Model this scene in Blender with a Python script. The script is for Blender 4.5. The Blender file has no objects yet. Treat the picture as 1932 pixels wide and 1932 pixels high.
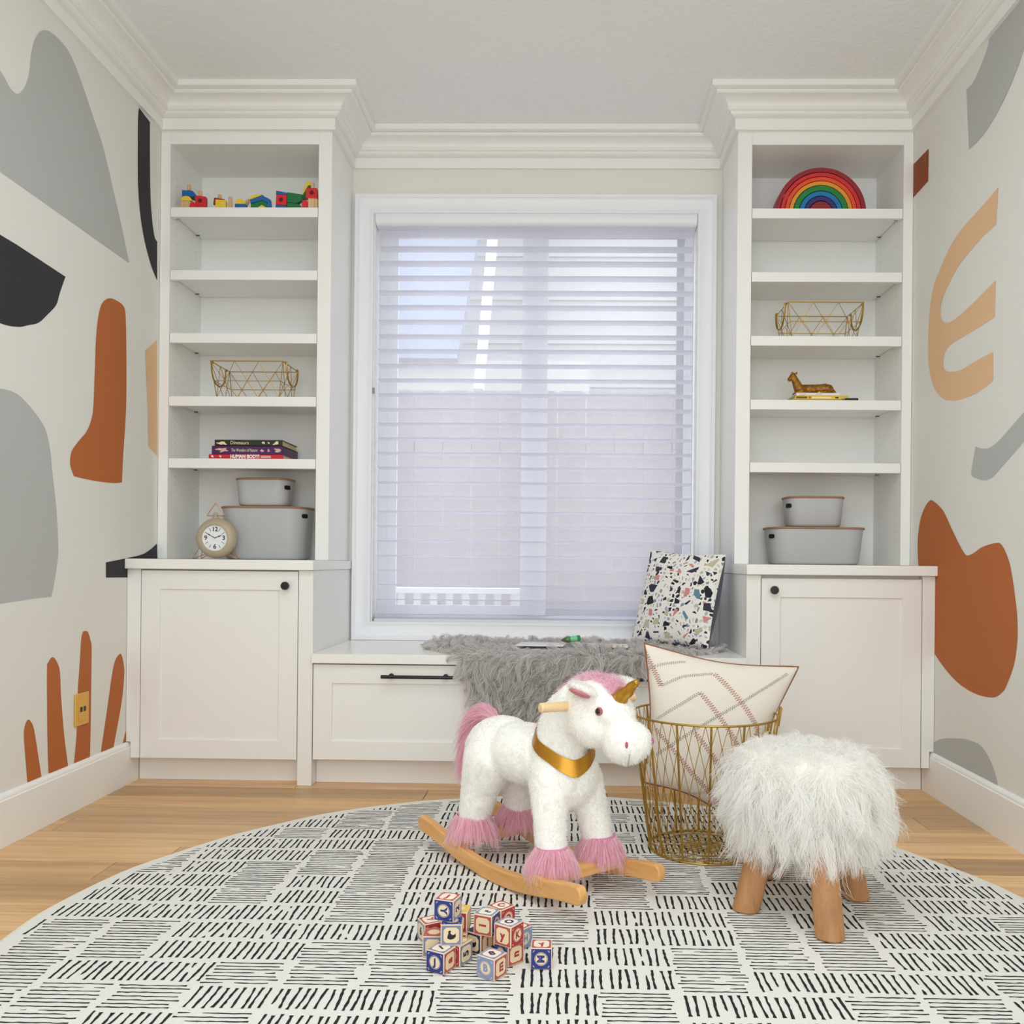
import bpy, bmesh, math, random
import numpy as np
from mathutils import Vector, Matrix
from mathutils.bvhtree import BVHTree
from mathutils.kdtree import KDTree

random.seed(7); RNG = np.random.default_rng(7)
SC = bpy.context.scene
COL = SC.collection
PI = math.pi

# ---------------------------------------------------------------- camera
F_PX, CX, CY, ROLL, YAW, CAM_H = 1680.0, 1034.0, 1060.0, 0.0093, math.atan(30 / 1680.0), 0.8
cam_data = bpy.data.cameras.new('camera')
cam_data.sensor_width = 36.0
cam_data.lens = 36.0 * F_PX / 1932.0
cam_data.shift_x = -(CX - 966.0) / 1932.0
cam_data.shift_y = (CY - 966.0) / 1932.0
cam_data.clip_start = 0.05
cam = bpy.data.objects.new('camera', cam_data)
COL.objects.link(cam)
cam.matrix_world = (Matrix.Translation((0, 0, CAM_H)) @ Matrix.Rotation(YAW, 4, 'Z')
                    @ Matrix.Rotation(PI / 2, 4, 'X') @ Matrix.Rotation(ROLL, 4, 'Z'))
SC.camera = cam

# ---------------------------------------------------------------- world, lights, exposure
world = bpy.data.worlds.new('sky'); SC.world = world
world.use_nodes = True
bg = world.node_tree.nodes['Background']
bg.inputs[0].default_value = (0.93, 0.96, 1.0, 1)
bg.inputs[1].default_value = 5.7
SC.view_settings.view_transform = 'Standard'
SC.view_settings.look = 'None'
SC.view_settings.gamma = 1.0
SC.view_settings.use_curve_mapping = False
SC.view_settings.exposure = 0.0
SC.cycles.sample_clamp_indirect = 2.5
SC.cycles.sample_clamp_direct = 4.0
SC.cycles.max_bounces = 20
SC.cycles.diffuse_bounces = 10
SC.cycles.transmission_bounces = 16
SC.cycles.transparent_max_bounces = 40


def area(name, loc, rot, sx, sy, power, color=(1, 1, 1)):
    d = bpy.data.lights.new(name, 'AREA')
    d.shape = 'RECTANGLE'; d.size = sx; d.size_y = sy; d.energy = power; d.color = color
    o = bpy.data.objects.new(name, d); COL.objects.link(o)
    o.location = loc; o.rotation_euler = rot
    return o


area('ceiling_lamp', (-0.1, 1.1, 2.52), (0, 0, 0), 1.5, 1.5, 23, (0.86, 0.94, 1.0))
area('fill_light', (0.1, -1.3, 1.45), (math.radians(94), 0, 0), 2.5, 2.0, 49, (0.86, 0.94, 1.0))  # unseen fill added behind the camera, no lamp of the room

# ---------------------------------------------------------------- helpers


def lin(h):
    h = h.lstrip('#')
    out = []
    for i in (0, 2, 4):
        c = int(h[i:i + 2], 16) / 255.0
        out.append(c / 12.92 if c <= 0.04045 else ((c + 0.055) / 1.055) ** 2.4)
    return (out[0], out[1], out[2], 1.0)


MATS = {}


def mat(name, color, rough=0.5, metal=0.0, bump=None, var=None, coat=0.0, sheen=0.0, coords='Object'):
    """procedural principled material; bump=(scale,strength,detail), var=(scale, amount)"""
    if name in MATS:
        return MATS[name]
    m = bpy.data.materials.new(name); m.use_nodes = True
    nt = m.node_tree; b = nt.nodes['Principled BSDF']
    c = lin(color) if isinstance(color, str) else color
    b.inputs['Base Color'].default_value = c
    b.inputs['Roughness'].default_value = rough
    b.inputs['Metallic'].default_value = metal
    if coat: b.inputs['Coat Weight'].default_value = coat
    if sheen: b.inputs['Sheen Weight'].default_value = sheen
    tc = nt.nodes.new('ShaderNodeTexCoord')
    if bump:
        n = nt.nodes.new('ShaderNodeTexNoise'); n.inputs['Scale'].default_value = bump[0]
        n.inputs['Detail'].default_value = bump[2] if len(bump) > 2 else 3
        nt.links.new(tc.outputs[coords], n.inputs['Vector'])
        bp = nt.nodes.new('ShaderNodeBump'); bp.inputs['Strength'].default_value = bump[1]
        bp.inputs['Distance'].default_value = 0.005
        nt.links.new(n.outputs['Fac'], bp.inputs['Height'])
        nt.links.new(bp.outputs['Normal'], b.inputs['Normal'])
    if var:
        n = nt.nodes.new('ShaderNodeTexNoise'); n.inputs['Scale'].default_value = var[0]
        n.inputs['Detail'].default_value = 4
        nt.links.new(tc.outputs[coords], n.inputs['Vector'])
        r = nt.nodes.new('ShaderNodeMapRange')
        r.inputs['From Min'].default_value = 0.3; r.inputs['From Max'].default_value = 0.7
        r.inputs['To Min'].default_value = 1 - var[1]; r.inputs['To Max'].default_value = 1 + var[1]
        nt.links.new(n.outputs['Fac'], r.inputs['Value'])
        h = nt.nodes.new('ShaderNodeHueSaturation'); h.inputs['Color'].default_value = c
        nt.links.new(r.outputs[0], h.inputs['Value'])
        nt.links.new(h.outputs[0], b.inputs['Base Color'])
    MATS[name] = m
    return m


def wood(name, c1, c2, axis=0, scale=10.0, rough=0.45, rnd=0.0, stretch=14.0, knots=False):
    """wood with grain along `axis`; rnd = value shift from plank to plank"""
    if name in MATS:
        return MATS[name]
    m = bpy.data.materials.new(name); m.use_nodes = True
    nt = m.node_tree; b = nt.nodes['Principled BSDF']
    b.inputs['Roughness'].default_value = rough
    tc = nt.nodes.new('ShaderNodeTexCoord'); mp = nt.nodes.new('ShaderNodeMapping')
    s = [stretch * scale / 10.0] * 3; s[axis] = 1.0 * scale / 10.0
    mp.inputs['Scale'].default_value = s
    oi = nt.nodes.new('ShaderNodeObjectInfo')
    nt.links.new(tc.outputs['Object'], mp.inputs['Vector'])
    ml = nt.nodes.new('ShaderNodeMath'); ml.operation = 'MULTIPLY'; ml.inputs[1].default_value = 37.0
    nt.links.new(oi.outputs['Random'], ml.inputs[0])
    cb = nt.nodes.new('ShaderNodeCombineXYZ')
    for i in range(3): nt.links.new(ml.outputs[0], cb.inputs[i])
    nt.links.new(cb.outputs[0], mp.inputs['Location'])
    n = nt.nodes.new('ShaderNodeTexNoise'); n.inputs['Scale'].default_value = 3.2
    n.inputs['Detail'].default_value = 7; n.inputs['Roughness'].default_value = 0.62
    n.inputs['Distortion'].default_value = 0.6
    nt.links.new(mp.outputs[0], n.inputs['Vector'])
    cr = nt.nodes.new('ShaderNodeValToRGB')
    cr.color_ramp.elements[0].position = 0.33; cr.color_ramp.elements[0].color = lin(c1)
    cr.color_ramp.elements[1].position = 0.67; cr.color_ramp.elements[1].color = lin(c2)
    nt.links.new(n.outputs['Fac'], cr.inputs[0])
    out = cr.outputs[0]
    if rnd:
        h = nt.nodes.new('ShaderNodeHueSaturation')
        r = nt.nodes.new('ShaderNodeMapRange')
        r.inputs['To Min'].default_value = 1 - rnd; r.inputs['To Max'].default_value = 1 + rnd
        nt.links.new(oi.outputs['Random'], r.inputs['Value'])
        nt.links.new(r.outputs[0], h.inputs['Value'])
        nt.links.new(out, h.inputs['Color']); out = h.outputs[0]
    nt.links.new(out, b.inputs['Base Color'])
    bp = nt.nodes.new('ShaderNodeBump'); bp.inputs['Strength'].default_value = 0.06
    bp.inputs['Distance'].default_value = 0.002
    nt.links.new(n.outputs['Fac'], bp.inputs['Height'])
    nt.links.new(bp.outputs['Normal'], b.inputs['Normal'])
    MATS[name] = m
    return m


ORIG = {}


def origin_of(p):
    while p is not None:
        if p in ORIG:
            return ORIG[p]
        p = p.parent
    return Vector((0, 0, 0))


def tag(o, label=None, cat=None, group=None, kind=None):
    if label: o['label'] = label
    if cat: o['category'] = cat
    if group: o['group'] = group
    if kind: o['kind'] = kind
    return o


def thing(name, label, cat, loc=(0, 0, 0), rotz=0.0, group=None, world_parts=False):
    o = bpy.data.objects.new(name, None); COL.objects.link(o)
    o.empty_display_size = 0.05
    o.location = loc; o.rotation_euler = (0, 0, rotz)
    if world_parts: ORIG[o] = Vector(loc)
    return tag(o, label, cat, group)


def copy_tree(o, parent=None):
    c = o.copy(); COL.objects.link(c)
    if parent is not None: c.parent = parent
    for ch in list(o.children):
        copy_tree(ch, c)
    return c


def shade(me, angle=40.0):
    me.polygons.foreach_set('use_smooth', [True] * len(me.polygons))
    try:
        me.set_sharp_from_angle(angle=math.radians(angle))
    except Exception:
        pass


def link_mesh(name, me, m, parent=None, bevel=0.0, smooth=True, seg=2):
    o = bpy.data.objects.new(name, me); COL.objects.link(o)
    if m is not None and len(me.materials) == 0: me.materials.append(m)
    if smooth: shade(me)
    if bevel:
        b = o.modifiers.new('bevel', 'BEVEL'); b.width = bevel; b.segments = seg
        b.limit_method = 'ANGLE'; b.angle_limit = math.radians(40)
    if parent is not None: o.parent = parent
    return o


class MB:
    """collects shapes into one mesh"""

    def __init__(s):
        s.v = []; s.f = []

    def add(s, vs, fs):
        k = len(s.v); s.v += [tuple(p) for p in vs]; s.f += [tuple(i + k for i in f) for f in fs]
        return s

    def box(s, x0, x1, y0, y1, z0, z1):
        vs = [(x0, y0, z0), (x1, y0, z0), (x1, y1, z0), (x0, y1, z0), (x0, y0, z1), (x1, y0, z1), (x1, y1, z1), (x0, y1, z1)]
        return s.add(vs, [(0, 3, 2, 1), (4, 5, 6, 7), (0, 1, 5, 4), (1, 2, 6, 5), (2, 3, 7, 6), (3, 0, 4, 7)])

    def prism(s, poly, y0, y1, axis='y'):
        """polygon in (x,z) pushed along y (or (x,y) along z, (y,z) along x)"""
        n = len(poly)
        def P(a, b, c):
            return {'y': (a, c, b), 'z': (a, b, c), 'x': (c, a, b)}[axis]
        vs = [P(a, b, y0) for a, b in poly] + [P(a, b, y1) for a, b in poly]
        fs = [tuple(range(n)), tuple(range(2 * n - 1, n - 1, -1))]
        fs += [(i, i + n, (i + 1) % n + n, (i + 1) % n) for i in range(n)]
        return s.add(vs, fs)

    def tube(s, pts, r, n=8, closed=False, caps=True):
        pts = [Vector(p) for p in pts]; m = len(pts)
        rs = r if hasattr(r, '__len__') else [r] * m
        t0 = (pts[1] - pts[0]).normalized()
        ref = Vector((0, 0, 1)) if abs(t0.z) < 0.9 else Vector((1, 0, 0))
        nrm = (ref - t0 * ref.dot(t0)).normalized()
        vs = []
        for i, p in enumerate(pts):
            a = pts[(i - 1) % m] if (closed or i > 0) else p
            b = pts[(i + 1) % m] if (closed or i < m - 1) else p
            t = (b - a)
            t = t.normalized() if t.length > 1e-9 else t0
            nrm = (nrm - t * nrm.dot(t))
            nrm = nrm.normalized() if nrm.length > 1e-6 else t.orthogonal().normalized()
            bi = t.cross(nrm)
            for k in range(n):
                a_ = 2 * PI * k / n
                vs.append(p + (nrm * math.cos(a_) + bi * math.sin(a_)) * rs[i])
        fs = []
        for i in range(m if closed else m - 1):
            j = (i + 1) % m
            for k in range(n):
                fs.append((i * n + k, i * n + (k + 1) % n, j * n + (k + 1) % n, j * n + k))
        if caps and not closed:
            fs.append(tuple(range(n - 1, -1, -1))); fs.append(tuple(range((m - 1) * n, m * n)))
        return s.add(vs, fs)

    def lathe(s, prof, n=32, c=(0, 0, 0), axis='z'):
        """profile [(radius, height)] turned about an axis"""
        vs = []
        for r, h in prof:
            for k in range(n):
                a = 2 * PI * k / n
                x, y = r * math.cos(a), r * math.sin(a)
                p = {'z': (x, y, h), 'y': (x, h, y), 'x': (h, x, y)}[axis]
                vs.append((p[0] + c[0], p[1] + c[1], p[2] + c[2]))
        fs = []
        for i in range(len(prof) - 1):
            for k in range(n):
                fs.append((i * n + k, i * n + (k + 1) % n, (i + 1) * n + (k + 1) % n, (i + 1) * n + k))
        fs.append(tuple(range(n - 1, -1, -1))); fs.append(tuple(range((len(prof) - 1) * n, len(prof) * n)))
        return s.add(vs, fs)

    def ball(s, c, r, nu=16, nv=10, rot=None):
        rx, ry, rz = r if hasattr(r, '__len__') else (r, r, r)
        vs = []; fs = []
        for i in range(nv + 1):
            th = PI * i / nv
            for k in range(nu):
                ph = 2 * PI * k / nu
                p = Vector((rx * math.sin(th) * math.cos(ph), ry * math.sin(th) * math.sin(ph), rz * math.cos(th)))
                if rot is not None: p = rot @ p
                vs.append((p.x + c[0], p.y + c[1], p.z + c[2]))
        for i in range(nv):
            for k in range(nu):
                a, b, c2, d = i * nu + k, i * nu + (k + 1) % nu, (i + 1) * nu + (k + 1) % nu, (i + 1) * nu + k
                if i == 0: fs.append((a, d, c2))
                elif i == nv - 1: fs.append((a, d, b))
                else: fs.append((a, d, c2, b))
        return s.add(vs, fs)

    def mesh(s, name, o=(0, 0, 0)):
        me = bpy.data.meshes.new(name)
        vs = [(p[0] - o[0], p[1] - o[1], p[2] - o[2]) for p in s.v]
        me.from_pydata(vs, [], s.f); me.update()
        bm = bmesh.new(); bm.from_mesh(me)
        bmesh.ops.recalc_face_normals(bm, faces=bm.faces)
        bm.to_mesh(me); bm.free()
        return me

    def build(s, name, m, parent=None, bevel=0.0, smooth=True, seg=2):
        return link_mesh(name, s.mesh(name, origin_of(parent)), m, parent, bevel, smooth, seg)


def box(name, x0, x1, y0, y1, z0, z1, m, parent=None, bevel=0.0015):
    return MB().box(x0, x1, y0, y1, z0, z1).build(name, m, parent, bevel)


def W(px, py, X=None, Y=None, Z=None):
    """the point of the room seen at a pixel, on a known plane"""
    x, y = px - CX, py - CY
    cr, sr, c, s = math.cos(ROLL), math.sin(ROLL), math.cos(YAW), math.sin(YAW)
    xr, yr = x * cr + y * sr, -x * sr + y * cr
    d = (xr * c - F_PX * s, xr * s + F_PX * c, -yr)
    t = X / d[0] if X is not None else (Y / d[1] if Y is not None else (Z - CAM_H) / d[2])
    return Vector((d[0] * t, d[1] * t, CAM_H + d[2] * t))


def catmull(pts, n=6, closed=True, sharp=()):
    """smooth curve through 2-D/3-D points; indices in `sharp` stay corners"""
    P = [Vector(p) for p in pts]; m = len(P); out = []
    for i in range(m if closed else m - 1):
        p1, p2 = P[i], P[(i + 1) % m]
        p0 = P[(i - 1) % m] if closed or i > 0 else p1
        p3 = P[(i + 2) % m] if closed or i < m - 2 else p2
        if i in sharp: p0 = p1
        if (i + 1) % m in sharp: p3 = p2
        for k in range(n):
            t = k / n
            out.append(0.5 * ((2 * p1) + (p2 - p0) * t + (2 * p0 - 5 * p1 + 4 * p2 - p3) * t * t + (3 * p1 - p0 - 3 * p2 + p3) * t ** 3))
    if not closed: out.append(P[-1])
    return out


def text_mesh(body, size, extrude=0.0004, bold=0.0):
    cu = bpy.data.curves.new('text', 'FONT'); cu.body = body; cu.size = size
    cu.align_x = 'CENTER'; cu.align_y = 'CENTER'; cu.extrude = extrude; cu.offset = bold
    cu.resolution_u = 3
    o = bpy.data.objects.new('text', cu); COL.objects.link(o)
    dg = bpy.context.evaluated_depsgraph_get()
    me = bpy.data.meshes.new_from_object(o.evaluated_get(dg))
    bpy.data.objects.remove(o); bpy.data.curves.remove(cu)
    return me


def text(name, body, size, mw, m, parent, extrude=0.0004, bold=0.0, sx=1.0):
    me = text_mesh(body, size, extrude, bold)
    me.materials.clear()
    me.transform(Matrix.Diagonal((sx, 1, 1, 1)))
    o = origin_of(parent)
    me.transform(Matrix.Translation(-o) @ mw)
    return link_mesh(name, me, m, parent, smooth=False)


def front_matrix(x, y, z, roll=0.0):
    """text facing the camera side (-Y): local x -> +X, local y -> +Z"""
    return Matrix.Translation((x, y, z)) @ Matrix.Rotation(PI / 2, 4, 'X') @ Matrix.Rotation(roll, 4, 'Z')


def evaluated_mesh(o):
    dg = bpy.context.evaluated_depsgraph_get(); dg.update()
    return bpy.data.meshes.new_from_object(o.evaluated_get(dg))


def blob(mb, voxel, smooth_n=8, factor=0.5):
    """merges overlapping volumes into one continuous skin"""
    me = mb.mesh('blob')
    o = bpy.data.objects.new('blob', me); COL.objects.link(o)
    r = o.modifiers.new('r', 'REMESH'); r.mode = 'VOXEL'; r.voxel_size = voxel
    s = o.modifiers.new('s', 'SMOOTH'); s.iterations = smooth_n; s.factor = factor
    out = evaluated_mesh(o)
    bpy.data.objects.remove(o); bpy.data.meshes.remove(me)
    out.materials.clear()
    return out


def limb(mb, pts):
    """chain of (x,y,z,r) as overlapping balls"""
    for a, b in zip(pts[:-1], pts[1:]):
        d = (Vector(b[:3]) - Vector(a[:3])).length
        n = max(2, int(d / (0.35 * min(a[3], b[3]))) + 1)
        for i in range(n + 1):
            t = i / n
            mb.ball([a[k] + (b[k] - a[k]) * t for k in range(3)], a[3] + (b[3] - a[3]) * t, 14, 9)
    return mb


def sample(me, n, mask=None):
    """random points and normals on a mesh"""
    me.calc_loop_triangles()
    nv = len(me.vertices); co = np.empty(nv * 3); me.vertices.foreach_get('co', co); co = co.reshape(-1, 3)
    nt_ = len(me.loop_triangles); tr = np.empty(nt_ * 3, np.int32); me.loop_triangles.foreach_get('vertices', tr); tr = tr.reshape(-1, 3)
    a, b, c = co[tr[:, 0]], co[tr[:, 1]], co[tr[:, 2]]
    nn = np.cross(b - a, c - a); ar = np.linalg.norm(nn, axis=1)
    if mask is not None: ar = ar * mask((a + b + c) / 3, nn / np.maximum(ar[:, None], 1e-12))
    idx = RNG.choice(nt_, n, p=ar / ar.sum())
    r1, r2 = np.sqrt(RNG.random(n)), RNG.random(n)
    p = a[idx] * (1 - r1)[:, None] + b[idx] * (r1 * (1 - r2))[:, None] + c[idx] * (r1 * r2)[:, None]
    no = nn[idx] / np.maximum(np.linalg.norm(nn[idx], axis=1), 1e-12)[:, None]
    return p, no


def strands(name, m, parent, roots, dirs, length, grav=0.0, wave=0.0, rad=0.0007, seg=4, clumps=0, clump=0.6,
            jitter=0.15, sag=(0, 0, -1), kind='stuff', tip=0.25, sides=2, zmin=None):
    """fur: every hair a thin tapered blade, all hairs in one mesh"""
    n = len(roots); length = np.broadcast_to(np.asarray(length, float), (n,)) * RNG.uniform(0.75, 1.2, n)
    d = dirs + RNG.normal(0, jitter, (n, 3)); d /= np.linalg.norm(d, axis=1)[:, None]
    t = np.linspace(0, 1, seg + 1)
    sagv = np.broadcast_to(np.asarray(sag, float), (n, 3))
    pts = roots[:, None, :] + (d * length[:, None])[:, None, :] * t[None, :, None]
    pts = pts + (sagv * (length * grav)[:, None])[:, None, :] * (t ** 2)[None, :, None]
    if wave:
        ph = RNG.uniform(0, 2 * PI, (n, 3)); fq = RNG.uniform(4, 8, (n, 3))
        w = np.sin(ph[:, None, :] + fq[:, None, :] * t[None, :, None]) - np.sin(ph)[:, None, :]
        pts = pts + w * (length * wave)[:, None, None] * t[None, :, None]
    if clumps:
        g = RNG.choice(n, min(clumps, n), replace=False)
        kd = KDTree(len(g))
        for i, k in enumerate(g): kd.insert(roots[k], i)
        kd.balance()
        near = np.array([g[kd.find(p)[1]] for p in roots])
        wgt = (clump * t ** 0.8)[None, :, None]
        pts = pts * (1 - wgt) + (pts[near] + (roots - roots[near])[:, None, :] * (0.25 * (1 - t) + 0.12)[None, :, None]) * wgt
    if zmin is not None: pts[:, :, 2] = np.maximum(pts[:, :, 2], zmin)
    tan = np.gradient(pts, axis=1); tan /= np.maximum(np.linalg.norm(tan, axis=2), 1e-9)[:, :, None]
    ref = RNG.normal(0, 1, (n, 1, 3))
    e1 = np.cross(tan, ref); e1 /= np.maximum(np.linalg.norm(e1, axis=2), 1e-9)[:, :, None]
    e2 = np.cross(tan, e1)
    rr = rad * (1 - (1 - tip) * t ** 1.5) * 1.0
    rings = []
    for k in range(sides):
        a = 2 * PI * k / sides
        rings.append(pts + (e1 * math.cos(a) + e2 * math.sin(a)) * rr[None, :, None])
    vs = np.stack(rings, axis=2).reshape(-1, 3)
    o = origin_of(parent); vs = vs - np.array(o)
    per = (seg + 1) * sides
    base = (np.arange(n) * per)[:, None, None, None]
    i = np.arange(seg)[None, :, None]; k = np.arange(sides)[None, None, :]
    k2 = (k + 1) % sides
    if sides == 2: k, k2 = k[:, :, :1], k2[:, :, :1]
    quad = np.stack([i * sides + k, i * sides + k2, (i + 1) * sides + k2, (i + 1) * sides + k], axis=3)
    fs = (base + quad).reshape(-1, 4).astype(np.int32)
    me = bpy.data.meshes.new(name)
    me.vertices.add(len(vs)); me.vertices.foreach_set('co', vs.astype(np.float32).ravel())
    me.loops.add(len(fs) * 4); me.loops.foreach_set('vertex_index', fs.ravel())
    me.polygons.add(len(fs)); me.polygons.foreach_set('loop_start', np.arange(0, len(fs) * 4, 4, dtype=np.int32))
    me.polygons.foreach_set('use_smooth', np.ones(len(fs), bool))
    me.update(calc_edges=True)
    ob = bpy.data.objects.new(name, me); COL.objects.link(ob); me.materials.append(m)
    if parent is not None: ob.parent = parent
    if kind: ob['kind'] = kind
    return ob


def fur_mat(name, c_root, c_tip, rough=0.65, trans=0.0, clear=0.0):
    if name in MATS: return MATS[name]
    m = bpy.data.materials.new(name); m.use_nodes = True
    nt = m.node_tree; b = nt.nodes['Principled BSDF']
    b.inputs['Roughness'].default_value = rough
    g = nt.nodes.new('ShaderNodeNewGeometry')
    cr = nt.nodes.new('ShaderNodeValToRGB')
    cr.color_ramp.elements[0].color = lin(c_root); cr.color_ramp.elements[1].color = lin(c_tip)
    nt.links.new(g.outputs['Random Per Island'], cr.inputs[0])
    nt.links.new(cr.outputs[0], b.inputs['Base Color'])
    if trans:
        tl = nt.nodes.new('ShaderNodeBsdfTranslucent'); mx = nt.nodes.new('ShaderNodeMixShader')
        mx.inputs[0].default_value = trans
        nt.links.new(cr.outputs[0], tl.inputs[0])
        nt.links.new(b.outputs[0], mx.inputs[1]); nt.links.new(tl.outputs[0], mx.inputs[2])
        last = mx
        if clear:
            tp = nt.nodes.new('ShaderNodeBsdfTransparent'); m2 = nt.nodes.new('ShaderNodeMixShader'); m2.inputs[0].default_value = clear
            nt.links.new(mx.outputs[0], m2.inputs[1]); nt.links.new(tp.outputs[0], m2.inputs[2]); last = m2
        nt.links.new(last.outputs[0], nt.nodes['Material Output'].inputs[0])
    MATS[name] = m
    return m


# ---------------------------------------------------------------- shared materials
M_WALL = mat('warm_white_wall_paint', '#E1E0DA', 0.75, bump=(260, 0.05, 2))
M_CEIL = mat('ceiling_paint', '#EDEFEF', 0.85, bump=(42, 0.7, 4))
M_TRIM = mat('white_trim_paint', '#EDEDEA', 0.42)
M_CAB = mat('white_cabinet_paint', '#E9E8E5', 0.38)
M_SHELF = mat('white_shelf_paint', '#EDEDEB', 0.42)
M_TOP = mat('white_countertop', '#EDECE8', 0.28)
M_BLACK = mat('matte_black_metal', '#0B0B0D', 0.38)
M_GOLD = mat('gold_wire', '#B8933F', 0.32, 1.0)
M_GREYP = mat('grey_wall_paint', '#B3B5B3', 0.75)
M_ORANGE = mat('burnt_orange_wall_paint', '#B2632B', 0.75)
M_INK = mat('charcoal_wall_paint', '#26242B', 0.7)
M_PEACH = mat('peach_wall_paint', '#E0B890', 0.75)
M_FLOOR = wood('pale_oak_planks', '#C09263', '#DDB888', 0, 5.0, 0.38, 0.27, 20.0)

# ---------------------------------------------------------------- the room
XL, XR, YW, ZC, YB = -1.548, 1.297, 3.69, 2.56, -1.6
YC, YK = 3.13, 3.36          # cabinet fronts, bookcase fronts

fl = tag(MB().box(XL - 0.15, XR + 0.15, YB - 0.15, YW + 0.16, -0.06, -0.014).build('floor', mat('subfloor', '#6B5138', 0.8)), kind='structure')
row = 0
y = 3.232
while y > -1.6:
    x = XL + 0.002 - random.uniform(0.0, 0.9)
    while x < XR:
        L = random.choice([0.62, 0.9, 1.2, 1.5])
        x0, x1 = max(x, XL + 0.001), min(x + L, XR - 0.001)
        if x1 - x0 > 0.04:
            me_name = 'plank'
            cxp = (x0 + x1) / 2
            b = MB().box(x0 - cxp + 0.0010, x1 - cxp - 0.0010, -0.0641, 0.0641, -0.0139, 0.0)
            p = b.build('plank', M_FLOOR, None, 0.0008)
            p.parent = fl; p.location = (cxp, y - 0.065, 0)
        x += L
    y -= 0.13

tag(MB().box(XL - 0.1, XL, YB, YW, 0, ZC + 0.05).build('wall_left', M_WALL), kind='structure')
tag(MB().box(XR, XR + 0.1, YB, YW, 0, ZC + 0.05).build('wall_right', M_WALL), kind='structure')
tag(MB().box(XL - 0.1, XR + 0.1, YB - 0.1, YB, 0, ZC + 0.05).build('wall_front', M_WALL), kind='structure')
OX0, OX1, OZ0, OZ1 = -0.80, 0.543, 0.53, 2.262      # window opening
wb = MB()
vs = []
xs, zs = [XL - 0.1, OX0, OX1, XR + 0.1], [0, OZ0, OZ1, ZC + 0.05]
for i in range(3):
    for k in range(3):
        if not (i == 1 and k == 1):
            wb.box(xs[i], xs[i + 1], YW, YW + 0.16, zs[k], zs[k + 1])
wme = wb.mesh('wall_back')
bm = bmesh.new(); bm.from_mesh(wme)
# drop the inner seam faces so the wall is one clean piece
seen = {}
for f in bm.faces:
    seen.setdefault(tuple(sorted(v.index for v in f.verts)), []).append(f)
bmesh.ops.delete(bm, geom=[f for fs in seen.values() if len(fs) > 1 for f in fs], context='FACES')
bmesh.ops.recalc_face_normals(bm, faces=bm.faces)
bm.to_mesh(wme); bm.free()
tag(link_mesh('wall_back', wme, M_WALL, smooth=False), kind='structure')
tag(MB().box(XL - 0.1, XR + 0.1, YB - 0.1, YW + 0.16, ZC, ZC + 0.08).build('ceiling', M_CEIL), kind='structure')


def baseboard(name, x_wall, sgn):
    prof = [(0, 0), (0.015, 0), (0.015, 0.128), (0.012, 0.131), (0.012, 0.137), (0.009, 0.142), (0.004, 0.147), (0, 0.147)]
    b = MB().prism([(x_wall + sgn * (p + 0.0002), z) for p, z in prof], YB, 3.2, 'y')
    return tag(b.build(name, M_TRIM), kind='structure')


baseboard('baseboard_left', XL, 1); baseboard('baseboard_right', XR, -1)

# crown moulding swept round the room, mitred at every corner, one piece per run
CROWN = [(0.0, 2.425), (0.014, 2.425), (0.014, 2.466), (0.010, 2.469), (0.018, 2.471)]
CROWN += [(0.018 + 0.017 * math.sin(a), 2.471 + 0.012 * (1 - math.cos(a)) + 0.001) for a in np.linspace(0.3, PI / 2, 4)]
CROWN += [(0.040, 2.485), (0.045, 2.488), (0.047, 2.492), (0.045, 2.496)]
CROWN += [(0.047 + 0.046 * (1 - math.cos(a)), 2.497 + 0.026 * math.sin(a)) for a in np.linspace(0, PI / 2, 7)]
CROWN += [(0.093, 2.525), (0.097, 2.527), (0.098, 2.532), (0.094, 2.535), (0.110, 2.5365), (0.116, 2.5385), (0.116, 2.5598), (0.0, 2.5598)]
PATH = [(XL, YB), (XL, YK), (-0.893, YK), (-0.893, YW), (0.640, YW), (0.640, YK), (XR, YK), (XR, YB)]
dirs_ = [((b[0] - a[0]), (b[1] - a[1])) for a, b in zip(PATH[:-1], PATH[1:])]
nrm_ = []
for dx, dy in dirs_:
    l = math.hypot(dx, dy); nrm_.append((dy / l, -dx / l))


def crown_vertex(i):
    if i == 0: return nrm_[0]
    if i == len(PATH) - 1: return nrm_[-1]
    a, b = nrm_[i - 1], nrm_[i]
    k = 1 + a[0] * b[0] + a[1] * b[1]
    return ((a[0] + b[0]) / k, (a[1] + b[1]) / k)


for i in range(len(PATH) - 1):
    m0, m1 = crown_vertex(i), crown_vertex(i + 1)
    n = len(CROWN); b = MB()
    vs = [(PATH[i][0] + m0[0] * p, PATH[i][1] + m0[1] * p, z) for p, z in CROWN]
    vs += [(PATH[i + 1][0] + m1[0] * p, PATH[i + 1][1] + m1[1] * p, z) for p, z in CROWN]
    fs = [(k, (k + 1) % n, (k + 1) % n + n, k + n) for k in range(n)] + [tuple(range(n)), tuple(range(2 * n - 1, n - 1, -1))]
    o = b.add(vs, fs).build('trim_%d' % (i + 1), M_TRIM)
    tag(o, kind='structure')

# ---------------------------------------------------------------- painted mural shapes (flat paint on the walls)
wl = bpy.data.objects['wall_left']; wr = bpy.data.objects['wall_right']


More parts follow.
